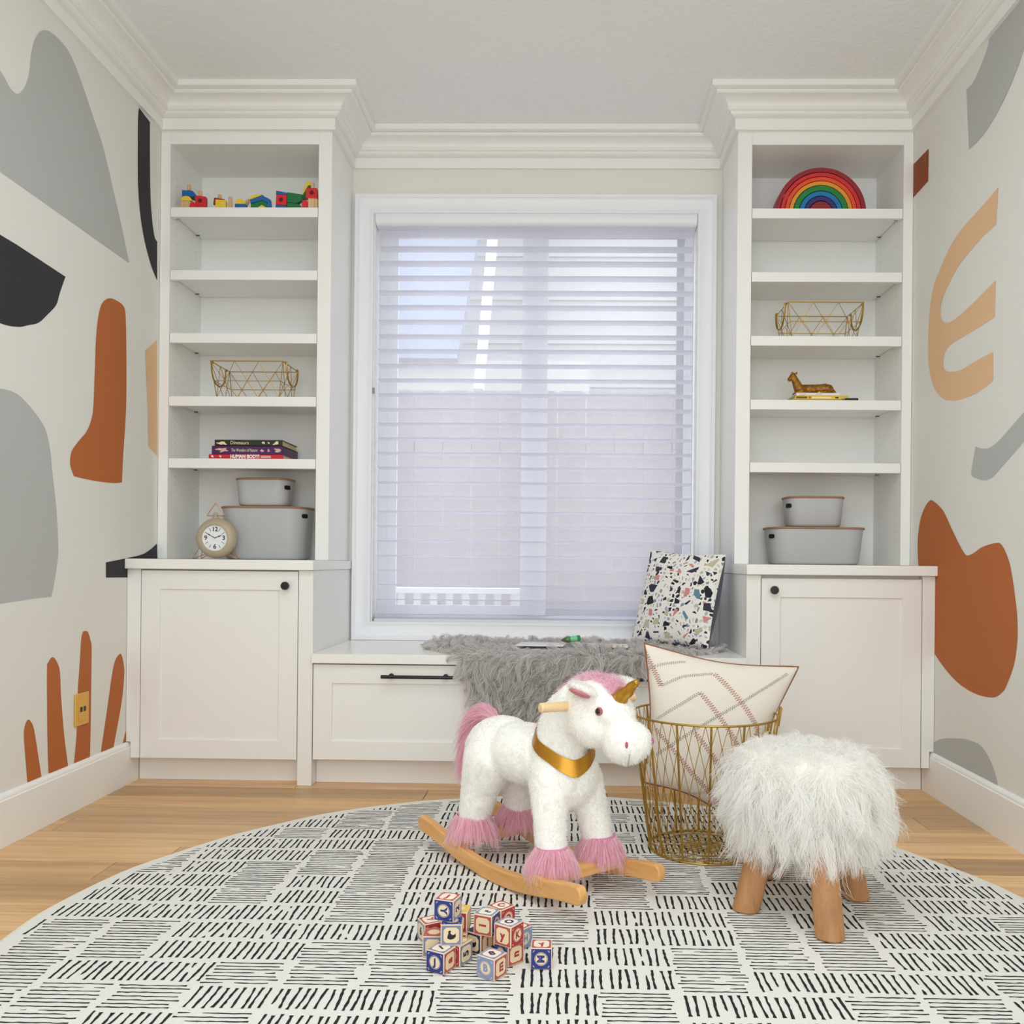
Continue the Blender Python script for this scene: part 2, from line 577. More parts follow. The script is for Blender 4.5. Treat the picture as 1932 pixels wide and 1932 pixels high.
def mural(wall, X, pts, off, sc, m, smooth=True, sharp=(), label=None):
    q = [W(off[0] + a * sc, off[1] + b * sc, X=X) for a, b in pts]
    q2 = [(p.y, p.z) for p in q]
    if smooth: q2 = [(p[0], p[1]) for p in catmull(q2, 5, True, sharp)]
    e = 0.0007 if X < 0 else -0.0007
    # flat fill
    from mathutils.geometry import tessellate_polygon
    tris = tessellate_polygon([[Vector((a, b, 0)) for a, b in q2]])
    me = bpy.data.meshes.new('painted_shape')
    me.from_pydata([(X + e, a, b) for a, b in q2], [], [tuple(t) for t in tris]); me.update()
    bm = bmesh.new(); bm.from_mesh(me)
    for f in bm.faces:
        f.normal_update()
        if f.normal.x * e < 0: f.normal_flip()
    bm.to_mesh(me); bm.free()
    o = link_mesh('painted_shape', me, m, None, smooth=False)
    o.parent = wall
    if label: o['label'] = label
    return o


A = ((0, 0), 0.352); B = ((0, 540), 0.352); C = ((0, 1150), 0.2588)
mural(wl, XL, [(-260, 300), (-120, 250), (0, 380), (50, 465), (90, 503), (130, 470), (155, 400), (165, 310), (180, 230), (205, 180), (235, 162), (270, 172), (320, 215), (370, 280), (410, 370), (450, 480), (500, 630), (550, 780), (600, 990), (650, 1210), (692, 1410), (0, 920), (-260, 720)], *A, M_GREYP, sharp=(0, 20, 21, 22), label='pale grey wavy shape painted high on the wall')
mural(wl, XL, [(-220, 1120), (0, 1258), (90, 1312), (350, 1483), (320, 1570), (300, 1635), (250, 1690), (205, 1730), (150, 1743), (95, 1752), (0, 1733), (-220, 1640)], *A, M_INK, sharp=(0, 1, 2, 3, 11), label='charcoal half disc painted below the grey shape')
mural(wl, XL, [(595, 65), (565, 72), (540, 105), (522, 190), (513, 300), (507, 460), (500, 640), (490, 710), (465, 775), (425, 825), (385, 880), (375, 930), (378, 970), (395, 1018), (450, 1032), (530, 1047), (610, 1055), (653, 1052), (660, 900), (672, 720), (677, 550), (676, 300), (672, 150), (660, 105), (630, 80)], *B, M_ORANGE, sharp=(13, 17), label='burnt orange boot shape painted on the wall')
mural(wl, XL, [(-220, 520), (0, 548), (80, 572), (130, 612), (200, 695), (245, 775), (270, 890), (280, 1000), (300, 1180), (310, 1350), (310, 1450), (290, 1590), (275, 1665), (200, 1672), (0, 1702), (-220, 1740)], *B, M_GREYP, sharp=(0, 12, 15), label='pale grey rounded block painted low on the wall')
mural(wl, XL, [(745, 578), (803, 655), (803, 850), (806, 1050), (815, 1180), (828, 1270), (842, 1295), (842, 1505), (835, 1490), (805, 1410), (770, 1270), (748, 1120), (738, 950), (738, 750), (740, 620)], *A, M_INK, sharp=(0, 1, 6, 7, 8), label='charcoal upright stroke painted beside the bookcase')
mural(wl, XL, [(777, 345), (842, 288), (842, 910), (795, 858), (790, 640)], *B, M_PEACH, sharp=(0, 1, 2, 3), label='peach sliver painted beside the bookcase')
mural(wl, XL, [(567, 1480), (690, 1455), (760, 1438), (800, 1415), (840, 1380), (845, 1560), (567, 1562)], *B, M_INK, sharp=(0, 4, 5, 6), label='charcoal wedge painted behind the counter end')
lab = 'burnt orange finger painted above the baseboard'
mural(wl, XL, [(200, 805), (218, 810), (240, 850), (255, 920), (275, 1050), (298, 1200), (305, 1260), (200, 1280), (190, 1150), (173, 930), (180, 850)], *C, M_ORANGE, sharp=(6, 7), label=lab)
mural(wl, XL, [(380, 347), (410, 375), (435, 450), (445, 650), (465, 900), (492, 1120), (498, 1180), (355, 1240), (345, 950), (342, 450), (350, 390)], *C, M_ORANGE, sharp=(6, 7), label=lab)
mural(wl, XL, [(620, 157), (640, 165), (660, 230), (667, 290), (663, 600), (660, 850), (655, 1055), (653, 1100), (535, 1150), (558, 900), (565, 620), (580, 400), (590, 230), (603, 165)], *C, M_ORANGE, sharp=(7, 8), label=lab)
mural(wl, XL, [(873, 323), (890, 345), (903, 420), (903, 500), (885, 680), (830, 985), (820, 1050), (727, 1090), (780, 730), (815, 480), (840, 370)], *C, M_ORANGE, sharp=(6, 7), label=lab)
mural(wl, XL, [(935, 800), (917, 885), (897, 962), (880, 1040), (935, 1020)], *C, M_ORANGE, sharp=(0, 3, 4), label=lab)
A = ((1660, 0), 0.2588); B = ((1660, 340), 0.3105); C = ((1660, 900), 0.414)
mural(wr, XR, [(830, 180), (805, 260), (775, 380), (690, 585), (632, 652), (651, 1092), (700, 1045), (770, 965), (845, 845), (930, 680), (1000, 510), (1060, 340), (1220, -100), (1060, -100)], *A, M_GREYP, sharp=(4, 5, 12, 13), label='pale grey curved band painted under the crown')
mural(wr, XR, [(235, 1210), (357, 1083), (354, 1320), (235, 1452)], *A, mat('rust_wall_paint', '#8E4620', 0.75), smooth=False, label='rust square painted beside the bookcase')
mural(wr, XR, [(722, 42), (707, 270), (690, 285), (620, 350), (550, 430), (480, 520), (430, 610), (385, 710), (370, 780), (372, 830), (385, 858), (410, 866), (440, 855), (500, 810), (600, 715), (705, 607), (698, 832), (600, 895), (500, 955), (430, 1000), (395, 1050), (385, 1110), (392, 1145), (415, 1162), (450, 1163), (495, 1152), (590, 1095), (690, 1042), (690, 1215), (650, 1250), (575, 1300), (480, 1335), (430, 1338), (385, 1328), (335, 1270), (308, 1185), (295, 1080), (297, 900), (310, 740), (335, 620), (380, 510), (430, 400), (500, 295), (620, 160)], *B, M_PEACH, sharp=(0, 1, 15, 16, 27, 28), label='peach three-pronged shape painted on the wall')
mural(wr, XR, [(583, 1618), (620, 1630), (660, 1628), (700, 1603), (740, 1565), (876, 1410), (1000, 1260), (1000, 1450), (876, 1590), (700, 1790), (670, 1813), (635, 1823), (590, 1812), (557, 1787), (568, 1700)], *B, M_GREYP, sharp=(0, 6, 7), label='grey tick shape painted on the wall')
mural(wr, XR, [(225, 110), (245, 110), (290, 155), (330, 240), (370, 320), (390, 352), (405, 357), (430, 345), (470, 318), (535, 300), (560, 315), (585, 370), (600, 430), (615, 530), (627, 640), (627, 750), (612, 855), (580, 945), (560, 980), (515, 1005), (430, 985), (350, 932), (280, 850), (240, 780), (225, 700), (200, 560), (178, 420), (173, 300), (182, 210), (200, 150)], *C, M_ORANGE, sharp=(), label='burnt orange mitten shape painted beside the counter')
mural(wr, XR, [(225, 1230), (245, 1210), (290, 1192), (370, 1192), (410, 1200), (455, 1220), (490, 1265), (515, 1320), (533, 1380), (540, 1420), (225, 1300)], *C, M_GREYP, sharp=(9, 10), label='pale grey hump painted above the baseboard')

# ---------------------------------------------------------------- built-in cabinets


def shaker(name, x0, x1, z0, z1, parent, rail=0.066, y=YC, t=0.02, inset=0.007):
    """door or drawer front: raised frame round a recessed panel, one mesh"""
    def ring(xa, xb, za, zb, yy): return [(xa, yy, za), (xb, yy, za), (xb, yy, zb), (xa, yy, zb)]
    vs = ring(x0, x1, z0, z1, y) + ring(x0 + rail, x1 - rail, z0 + rail, z1 - rail, y) \
        + ring(x0 + rail + 0.002, x1 - rail - 0.002, z0 + rail + 0.002, z1 - rail - 0.002, y + inset) + ring(x0, x1, z0, z1, y + t)
    fs = []
    for a, b in ((0, 4), (4, 8)):
        for k in range(4):
            fs.append((a + k, a + (k + 1) % 4, b + (k + 1) % 4, b + k))
    fs.append((8, 9, 10, 11))
    for k in range(4): fs.append((k, 12 + k, 12 + (k + 1) % 4, (k + 1) % 4))
    fs.append((15, 14, 13, 12))
    return MB().add(vs, fs).build(name, M_CAB, parent, 0.0012)


def knob(x, z, parent):
    b = MB().lathe([(0.0001, 0), (0.006, 0), (0.006, -0.012), (0.0135, -0.014), (0.0145, -0.018), (0.0145, -0.024), (0.013, -0.027), (0.0001, -0.0275)], 24, (x, YC, z), 'y')
    tag(b.build('knob', M_BLACK, parent), 'round matte black knob')


def base_cabinet(left):
    if left:
        x0, x1, xn = XL + 0.001, -0.885, -0.885
        lab = 'white shaker base cabinet below the bookcase with the clock'
    else:
        x0, x1, xn = 0.641, XR - 0.001, 0.641
        lab = 'white shaker base cabinet behind the furry stool'
    t = thing('base_cabinet', lab, 'cabinet', ((x0 + x1) / 2, 3.4, 0), group=None, world_parts=True)
    c = MB()
    ya, yb2 = (YC + 0.0225, 3.2005) if left else (3.2005, YC + 0.0225)
    c.box(x0, x0 + 0.018, ya, YW - 0.001, 0.0902, 0.7615)
    c.box(x1 - 0.018, x1, yb2, YW - 0.001, 0.0902, 0.7615)
    c.box(x0 + 0.0181, x1 - 0.0181, YC + 0.03, YW - 0.001, 0.0902, 0.108)
    c.box(x0 + 0.0181, x1 - 0.0181, YW - 0.02, YW - 0.0011, 0.1081, 0.7614)
    c.box(x0 + 0.0181, x1 - 0.0181, YC + 0.03, YC + 0.1, 0.745, 0.7613)
    c.build('carcass', M_CAB, t, 0.001)
    box('toe_kick', x0 + 0.016, x1 - 0.016, 3.2, 3.215, 0.0005, 0.09, M_CAB, t, 0)
    if left:
        MB().prism([(x0, 0.7615), (x0, 0.149), (x0 + 0.0155, 0.149), (x0 + 0.0155, 0.092), (-1.499, 0.092), (-1.499, 0.7615)], YC, YC + 0.022).build('filler_stile', M_CAB, t, 0.001)
        box('corner_post', -0.9365, -0.885, YC, 3.2, 0.0005, 0.7615, M_CAB, t)
        d = shaker('door', -1.4965, -0.939, 0.092, 0.757, t)
        knob(W(541, 1105, Y=YC).x, W(541, 1105, Y=YC).z, d)
    else:
        MB().prism([(x1, 0.7615), (x1, 0.149), (x1 - 0.0155, 0.149), (x1 - 0.0155, 0.092), (1.2525, 0.092), (1.2525, 0.7615)], YC, YC + 0.022).build('filler_stile', M_CAB, t, 0.001)
        box('corner_post', 0.641, 0.6905, YC, 3.2, 0.0005, 0.7615, M_CAB, t)
        d = shaker('door', 0.693, 1.25, 0.092, 0.750, t)
        knob(W(1459, 1113, Y=YC).x, W(1459, 1113, Y=YC).z, d)
    return t


base_cabinet(True); base_cabinet(False)
tag(box('countertop', XL + 0.001, -0.88, 3.108, YW - 0.001, 0.762, 0.7978, M_TOP, None, 0.0025), 'white countertop slab under the bookcase with the clock', 'countertop')
tag(box('countertop', 0.636, XR - 0.001, 3.108, YW - 0.001, 0.762, 0.7978, M_TOP, None, 0.0025), 'white countertop slab behind the furry stool', 'countertop')

# window bench between the cabinets
bench = thing('window_bench', 'white window bench with two shaker drawers below the window', 'bench', (-0.12, 3.4, 0), world_parts=True)
b = MB()
bx0, bx1 = -0.884, 0.640
b.box(bx0, bx0 + 0.018, YC + 0.03, YW - 0.001, 0.09, 0.4355); b.box(bx1 - 0.018, bx1, YC + 0.03, YW - 0.001, 0.09, 0.4355)
b.box(bx0 + 0.018, bx1 - 0.018, YC + 0.03, YW - 0.001, 0.09, 0.108)
b.box(bx0 + 0.018, bx1 - 0.018, YC + 0.05, YC + 0.06, 0.108, 0.4355)
b.build('carcass', M_CAB, bench)
box('seat_top', bx0, bx1, 3.112, YW - 0.001, 0.4358, 0.4695, M_TOP, bench, 0.002)
box('toe_kick', bx0, bx1, 3.19, 3.205, 0.0005, 0.09, M_CAB, bench, 0)
for x0, x1 in ((-0.8815, -0.1225), (-0.1185, 0.6375)):
    d = shaker('drawer', x0, x1, 0.094, 0.4305, bench)
    cxh = W(790, 1273, Y=YC).x if x0 < -0.5 else W(1205, 1279, Y=YC).x
    zc = 0.393
    h = MB()
    h.tube([(cxh - 0.127, YC - 0.034, zc), (cxh + 0.127, YC - 0.034, zc)], 0.0062, 12)
    for s in (-0.096, 0.096):
        h.tube([(cxh + s, YC, zc), (cxh + s, YC - 0.034, zc)], 0.005, 10)
        h.lathe([(0.0001, 0), (0.009, 0), (0.009, -0.005), (0.0001, -0.006)], 16, (cxh + s, YC, zc), 'y')
    tag(h.build('handle', M_BLACK, d), 'matte black bar handle')

# ---------------------------------------------------------------- bookcases
SHELF_Z = [2.136, 1.897, 1.657, 1.417, 1.181]      # top faces


def bookcase(left):
    if left:
        xo0, xo1, xi0, xi1 = XL + 0.001, -0.893, -1.510, -0.944
        lab = 'tall white open bookcase holding the toy blocks and clock'
    else:
        xo0, xo1, xi0, xi1 = 0.640, XR - 0.001, 0.694, 1.260
        lab = 'tall white open bookcase holding the wooden rainbow'
    z0 = 0.7985
    t = thing('bookcase', lab, 'bookcase', ((xo0 + xo1) / 2, 3.5, z0), world_parts=True)
    for a, c in ((xo0, xi0), (xi1, xo1)):
        box('side_panel', a, c, YK, YW - 0.001, z0, 2.4215, M_SHELF, t, 0.0012)
    box('back_panel', xi0, xi1, 3.655, YW - 0.001, z0, 2.4215, M_SHELF, t, 0)
    tb = MB().box(xi0, xi1, YK, YK + 0.02, 2.375, 2.4215)
    tb.build('top_rail', M_SHELF, t, 0.001)
    box('top_panel', xi0, xi1, YK + 0.02, 3.655, 2.376, 2.394, M_SHELF, t, 0)
    box('soffit', xo0, xo1, YK + 0.0005, YW - 0.001, 2.422, ZC - 0.0005, M_SHELF, t, 0)
    for z in SHELF_Z:
        e = 0.002
        s = MB()
        prof = [(YK + 0.001, z), (3.652, z), (3.652, z - 0.0185), (YK + 0.021, z - 0.0185), (YK + 0.021, z - 0.0365), (YK + 0.001, z - 0.0365)]
        s.prism(prof, xi0 + e, xi1 - e, 'x')
        sh = s.build('shelf', M_SHELF, t, 0.001)
        xp = xi0 if left else xi1
        sg = 1 if left else -1
        for yy in (3.42, 3.60):
            MB().tube([(xp, yy, z - 0.0205), (xp + sg * 0.014, yy, z - 0.0205)], 0.0022, 8).build('shelf_pin', mat('nickel_pin', '#6F6A62', 0.35, 0.8), sh)
    # rows of drilled pin holes down the visible side
    xp = xi0 if left else xi1; sg = 1 if left else -1
    holes = MB()
    for k in range(2, 46):
        for yy in (3.42, 3.60):
            z = 0.83 + 0.032 * k
            holes.lathe([(0.0001, 0), (0.0022, 0), (0.0022, sg * 0.0003), (0.0001, sg * 0.0004)], 8, (xp, yy, z), 'x')
    h = holes.build('pin_holes', mat('pin_hole_shade', '#B5AFA5', 0.8), t); h['kind'] = 'stuff'
    return t


bookcase(True); bookcase(False)

# ---------------------------------------------------------------- window, blind
win = thing('window_1', None, None, (-0.13, YW, 0.5), world_parts=True); win['kind'] = 'structure'
win['label'] = 'white framed sliding window with a moulded casing above the bench'


def ring_frame(mb, x0, x1, z0, z1, prof):
    """picture frame: profile [(inward offset, y)]"""
    n = len(prof)
    cs = [(x0, z0, 1, 1), (x1, z0, -1, 1), (x1, z1, -1, -1), (x0, z1, 1, -1)]
    vs = [(cx_ + sx * p, yy, cz + sz * p) for cx_, cz, sx, sz in cs for p, yy in prof]
    fs = []
    for i in range(4):
        j = (i + 1) % 4
        for k in range(n):
            fs.append((i * n + k, i * n + (k + 1) % n, j * n + (k + 1) % n, j * n + k))
    return mb.add(vs, fs)


ring_frame(MB(), -0.877, 0.615, 0.4705, 2.314, [(0, YW), (0, YW - 0.026), (0.012, YW - 0.026), (0.016, YW - 0.020), (0.024, YW - 0.016), (0.060, YW - 0.014), (0.066, YW - 0.018), (0.074, YW - 0.018), (0.0765, YW - 0.012), (0.0765, YW)]).build('casing', mat('casing_window_light_tint', '#EBECF1', 0.4), win, 0.0008)  # white trim with the bluish window light mixed into its colour
M_VINYL = mat('white_window_vinyl', '#E2E4EA', 0.35)
M_SCREEN = mat('lavender_grey_sash', '#6E6E80', 0.45)
jb = MB(); ring_frame(jb, OX0, OX1, OZ0, OZ1, [(0, YW - 0.002), (0.004, YW - 0.002), (0.004, YW + 0.158), (0, YW + 0.158)])
jb.build('jamb', M_TRIM, win)
ring_frame(MB(), OX0 + 0.004, OX1 - 0.004, OZ0 + 0.004, OZ1 - 0.004, [(0, 3.79), (0.035, 3.79), (0.035, 3.85), (0, 3.85)]).build('outer_frame', M_VINYL, win, 0.001)
ring_frame(MB(), -0.761, -0.135, OZ0 + 0.039, OZ1 - 0.039, [(0, 3.795), (0.042, 3.795), (0.042, 3.818), (0, 3.818)]).build('sash', M_VINYL, win, 0.001)
ring_frame(MB(), -0.16, 0.504, OZ0 + 0.039, OZ1 - 0.039, [(0, 3.822), (0.03, 3.822), (0.03, 3.845), (0, 3.845)]).build('sash', M_SCREEN, win, 0.001)
box('mullion', -0.187, -0.077, 3.786, 3.794, OZ0 + 0.039, OZ1 - 0.039, M_VINYL, win, 0.001)
gl = bpy.data.materials.new('window_glass'); gl.use_nodes = True
nt = gl.node_tree; nt.nodes.remove(nt.nodes['Principled BSDF'])
tr = nt.nodes.new('ShaderNodeBsdfTransparent')
tr.inputs[0].default_value = (0.95, 0.975, 0.97, 1)
nt.links.new(tr.outputs[0], nt.nodes['Material Output'].inputs[0])
box('pane', -0.719, -0.177, 3.804, 3.808, OZ0 + 0.081, OZ1 - 0.081, gl, win, 0)
box('pane', -0.13, 0.474, 3.832, 3.836, OZ0 + 0.069, OZ1 - 0.069, gl, win, 0)


def fabric(name, color, open_, tl):
    m = bpy.data.materials.new(name); m.use_nodes = True
    nt = m.node_tree; nt.nodes.remove(nt.nodes['Principled BSDF'])
    d = nt.nodes.new('ShaderNodeBsdfDiffuse'); t = nt.nodes.new('ShaderNodeBsdfTranslucent')
    d.inputs[0].default_value = lin(color); t.inputs[0].default_value = lin(color)
    m1 = nt.nodes.new('ShaderNodeMixShader'); m1.inputs[0].default_value = tl
    nt.links.new(d.outputs[0], m1.inputs[1]); nt.links.new(t.outputs[0], m1.inputs[2])
    tp = nt.nodes.new('ShaderNodeBsdfTransparent'); m2 = nt.nodes.new('ShaderNodeMixShader'); m2.inputs[0].default_value = open_
    nt.links.new(m1.outputs[0], m2.inputs[1]); nt.links.new(tp.outputs[0], m2.inputs[2])
    nt.links.new(m2.outputs[0], nt.nodes['Material Output'].inputs[0])
    return m


M_SHEER = fabric('sheer_voile', '#FAFAFD', 0.80, 0.5)
M_VANE = fabric('vane_cloth', '#EEEEF5', 0.0, 0.55)
blind = thing('window_blind', 'white sheer shade with soft horizontal vanes over the window', 'blind', (-0.13, 3.72, OZ1), world_parts=True)
hx0, hx1 = -0.794, 0.537
ring = [(3.700, 2.192), (3.690, 2.196), (3.6835, 2.205), (3.681, 2.222), (3.681, 2.244), (3.684, 2.250), (3.690, 2.252), (3.78, 2.252), (3.78, 2.200), (3.77, 2.192)]
MB().prism(ring, hx0, hx1, 'x').build('headrail', mat('blind_headrail', '#E8E9EF', 0.35), blind, 0.001)
zb = 0.5355
MB().prism([(3.70, zb), (3.69, zb + 0.004), (3.687, zb + 0.014), (3.690, zb + 0.022), (3.70, zb + 0.025), (3.757, zb + 0.025), (3.765, zb + 0.02), (3.766, zb + 0.004), (3.757, zb)], hx0 + 0.006, hx1 - 0.006, 'x').build('bottom_rail', mat('blind_bottom_rail', '#D2D3DA', 0.4), blind, 0.001)
for s, w_ in ((hx0 + 0.02, 0.19), (hx1 - 0.27, 0.24)):
    box('rail_weight', s, s + w_, 3.6862, 3.6872, zb + 0.009, zb + 0.0105, mat('dark_slot', '#6A6870', 0.6), blind, 0)
box('sheer', hx0 + 0.008, hx1 - 0.008, 3.7030, 3.7034, zb + 0.024, 2.193, M_SHEER, blind, 0)
box('sheer', hx0 + 0.008, hx1 - 0.008, 3.7610, 3.7614, zb + 0.024, 2.193, M_SHEER, blind, 0)
NV = 27
pitch = (2.17 - 0.575) / (NV - 1)
vane_me = None
for i in range(NV):
    z = 0.575 + pitch * i
    if vane_me is None:
        up = [(3.7040 + 0.0566 * t, -0.0065 * (t - 0.5) + 0.0016 * math.sin(t * PI)) for t in np.linspace(0, 1, 7)]
        lo = [(a, c - 0.0006) for a, c in reversed(up)]
        v = MB().prism(up + lo, hx0 + 0.009, hx1 - 0.009, 'x').build('vane', M_VANE, blind)
        # the mesh is local to the blind; each copy only moves up
        vane_me = v
        v.location = (0, 0, z)
        for q in v.data.vertices: q.co.z += OZ1
        v.location = (0, 0, z - OZ1)
    else:
        c = vane_me.copy(); COL.objects.link(c); c.location = (0, 0, z - OZ1)
box('cord_clip', -0.8, -0.792, 3.676, 3.686, W(705, 737, Y=3.68).z - 0.012, W(705, 737, Y=3.68).z + 0.012, mat('clip_grey', '#8C8C92', 0.4), blind, 0.001)

# ---------------------------------------------------------------- outdoors, seen through the sheer
gnd = tag(MB().box(-9, 9, 3.86, 16, -0.12, -0.06).build('patio', mat('pale_concrete', '#B9B6B4', 0.9, var=(3, 0.06))), kind='structure')
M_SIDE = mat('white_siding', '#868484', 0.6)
nh = thing('neighbour_house', 'white sided neighbouring house seen through the right half of the blind', 'house', (1.4, 8.2, -0.06), world_parts=True)
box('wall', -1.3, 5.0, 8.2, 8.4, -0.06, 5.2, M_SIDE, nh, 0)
bd = None
for k in range(16):
    z = 2.0 + 0.2 * k
    if bd is None:
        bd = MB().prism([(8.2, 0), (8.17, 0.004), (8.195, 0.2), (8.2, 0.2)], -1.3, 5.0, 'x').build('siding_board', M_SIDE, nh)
        for q in bd.data.vertices: q.co.z -= -0.06 * 1
        z0 = z; bd.location.z = z - 0.06
    else:
        c = bd.copy(); COL.objects.link(c); c.location.z = z - 0.06
gh = thing('garden_house', 'pale blue grey gable wall seen through the upper left of the blind', 'house', (-1.6, 7.2, -0.06), world_parts=True)
a0, a1 = W(905, 430, Y=7.2), W(862, 676, Y=7.2)
MB().prism([(-3.5, a1.z), (a1.x, a1.z), (a0.x + (a0.x - a1.x) * 1.6, a0.z + (a0.z - a1.z) * 1.6), (-3.5, a0.z + (a0.z - a1.z) * 1.6)], 7.2, 7.35).build('gable_wall', mat('blue_grey_render', '#71788E', 0.8), gh)
p0, p1 = W(934, 400, Y=7.1), W(903, 735, Y=7.1)
d0 = (p0 - p1)
b = MB().prism([(p1.x - 0.035, p1.z), (p1.x + 0.035, p1.z), (p0.x + d0.x * 0.6 + 0.035, p0.z + d0.z * 0.6), (p0.x + d0.x * 0.6 - 0.035, p0.z + d0.z * 0.6)], 7.05, 7.19)
b.build('trim_board', mat('bright_white_trim', '#BFBFBF', 0.5), gh)
box('base_wall', -3.5, 0.2, 7.36, 7.5, -0.06, W(800, 676, Y=7.3).z, mat('cream_render', '#9A9794', 0.8), gh, 0)
fence = thing('garden_fence', 'pinkish grey board fence seen through the lower half of the blind', 'fence', (0, 5.6, -0.06), world_parts=True)
M_FEN = mat('pink_grey_fence', '#6B5F63', 0.8, var=(4, 0.06))
fb = None
zt = W(1150, 742, Y=5.6).z
for k in range(26):
    x = -2.3 + 0.18 * k
    if fb is None:
        fb = MB().prism([(-0.087, -0.06), (0.087, -0.06), (0.087, zt), (0.07, zt + 0.012), (-0.07, zt + 0.012), (-0.087, zt)], 5.6, 5.62)
        fb = fb.build('fence_board', M_FEN, fence)
        fb.location.x = x
    else:
        c = fb.copy(); COL.objects.link(c); c.location.x = x
for zz in (0.4, 1.5):
    box('fence_rail', -2.4, 2.4, 5.62, 5.66, zz, zz + 0.09, M_FEN, fence, 0)
rail = thing('deck_railing', 'white deck railing seen through the lower left of the blind', 'railing', (-0.9, 4.7, -0.06), world_parts=True)
M_RW = mat('railing_white', '#C9C9C9', 0.5)
zr = W(850, 1115, Y=4.7).z
xa, xb = W(733, 1115, Y=4.7).x - 0.5, W(985, 1115, Y=4.7).x
box('hand_rail', xa, xb, 4.65, 4.75, zr - 0.012, zr + 0.018, M_RW, rail, 0.003)
box('bottom_rail', xa, xb, 4.68, 4.72, 0.1, 0.14, M_RW, rail, 0.002)
k = 0
while xa + 0.06 + k * 0.085 < xb:
    x = xa + 0.06 + k * 0.085
    box('baluster', x - 0.018, x + 0.018, 4.685, 4.715, 0.14, zr - 0.012, M_RW, rail, 0); k += 1
for x in (xa + 0.02, xb - 0.02):
    box('post', x - 0.02, x + 0.02, 4.68, 4.72, -0.06, zr - 0.012, M_RW, rail, 0)

# ---------------------------------------------------------------- rug
RUG_C, RUG_R = (-0.011, 1.868), 1.147
rug = thing('round_rug', 'round off-white rug with black dash blocks under the rocking unicorn', 'rug', (RUG_C[0], RUG_C[1], 0))
NR = 160


def rug_r(a): return RUG_R + 0.0035 * math.sin(9 * a + 0.6) + 0.002 * math.sin(23 * a)


rp = [(rug_r(2 * PI * k / NR) * math.cos(2 * PI * k / NR), rug_r(2 * PI * k / NR) * math.sin(2 * PI * k / NR)) for k in range(NR)]
MB().prism([(x * 0.997, y * 0.997) for x, y in rp], 0.0006, 0.008, 'z').build('pile', mat('off_white_rug', '#E2E1DC', 0.95, bump=(420, 0.35, 2)), rug)
MB().tube([(x, y, 0.0046) for x, y in rp], 0.0044, 8, True).build('binding', mat('cream_rug_binding', '#DCD3BE', 0.95), rug)
# the printed dashes: flat ink on the pile, row by row (H = lying lines, V = upright strokes)
CELL_X, ROW_Y, X0, Y0 = 0.1485, 0.0968, 0.0735, 1.548
RUGMAP = {-1: 'HHVHVVHVHVVVHHV', 0: 'HHHVVVHVHVVHHVV', 1: 'HVVHHHHVVHVVVHH', 2: 'HHVVHHHVVHHHVVV', 3: 'HHVVVVVHVVHHVVV', 4: 'VVVVHVHHVVHVHVH', 5: 'VVHVHVVVHVVVHVV',
          6: 'VVHVHVVVHHVVHVV', 7: 'HVHHHVVHHHHHHVV', 8: 'HVVHHVVHHHHHHVV', 9: 'VVVVHHHHVVVHHVV', 10: 'VVHVVVVVHVVVVVV', 11: 'VVVHHVVVVVVVVVV', 12: 'VVVHHVVVHVVVVVV'}
rr_ = random.Random(3)
ink_v, ink_f = [], []


def inside(x, y, e=0.022):
    dx, dy = x - RUG_C[0], y - RUG_C[1]
    return math.hypot(dx, dy) < RUG_R - e


def stroke(pts, w):
    """ribbon with rough edges, broken here and there"""
    seg = []
    for i, p in enumerate(pts):
        ok = inside(*p) and not (rr_.random() < 0.016 and 0 < i < len(pts) - 1)
        if ok: seg.append((i, p))
        if (not ok or i == len(pts) - 1) and len(seg) > 1:
            k = len(ink_v)
            for j, (ii, q) in enumerate(seg):
                a = seg[max(j - 1, 0)][1]; b = seg[min(j + 1, len(seg) - 1)][1]
                tx, ty = b[0] - a[0], b[1] - a[1]; l = math.hypot(tx, ty) or 1
                ww = w * rr_.uniform(0.62, 1.2) * (1.35 if ii in (0, len(pts) - 1) else 1.0) * (0.45 if j in (0, len(seg) - 1) and 0 < ii < len(pts) - 1 else 1)
                nx, ny = -ty / l * ww / 2, tx / l * ww / 2
                ink_v.append((q[0] + nx - RUG_C[0], q[1] + ny - RUG_C[1], 0.0085)); ink_v.append((q[0] - nx - RUG_C[0], q[1] - ny - RUG_C[1], 0.0085))
            for j in range(len(seg) - 1): ink_f.append((k + 2 * j, k + 2 * j + 1, k + 2 * j + 3, k + 2 * j + 2))
            seg = []
        elif not ok: seg = []


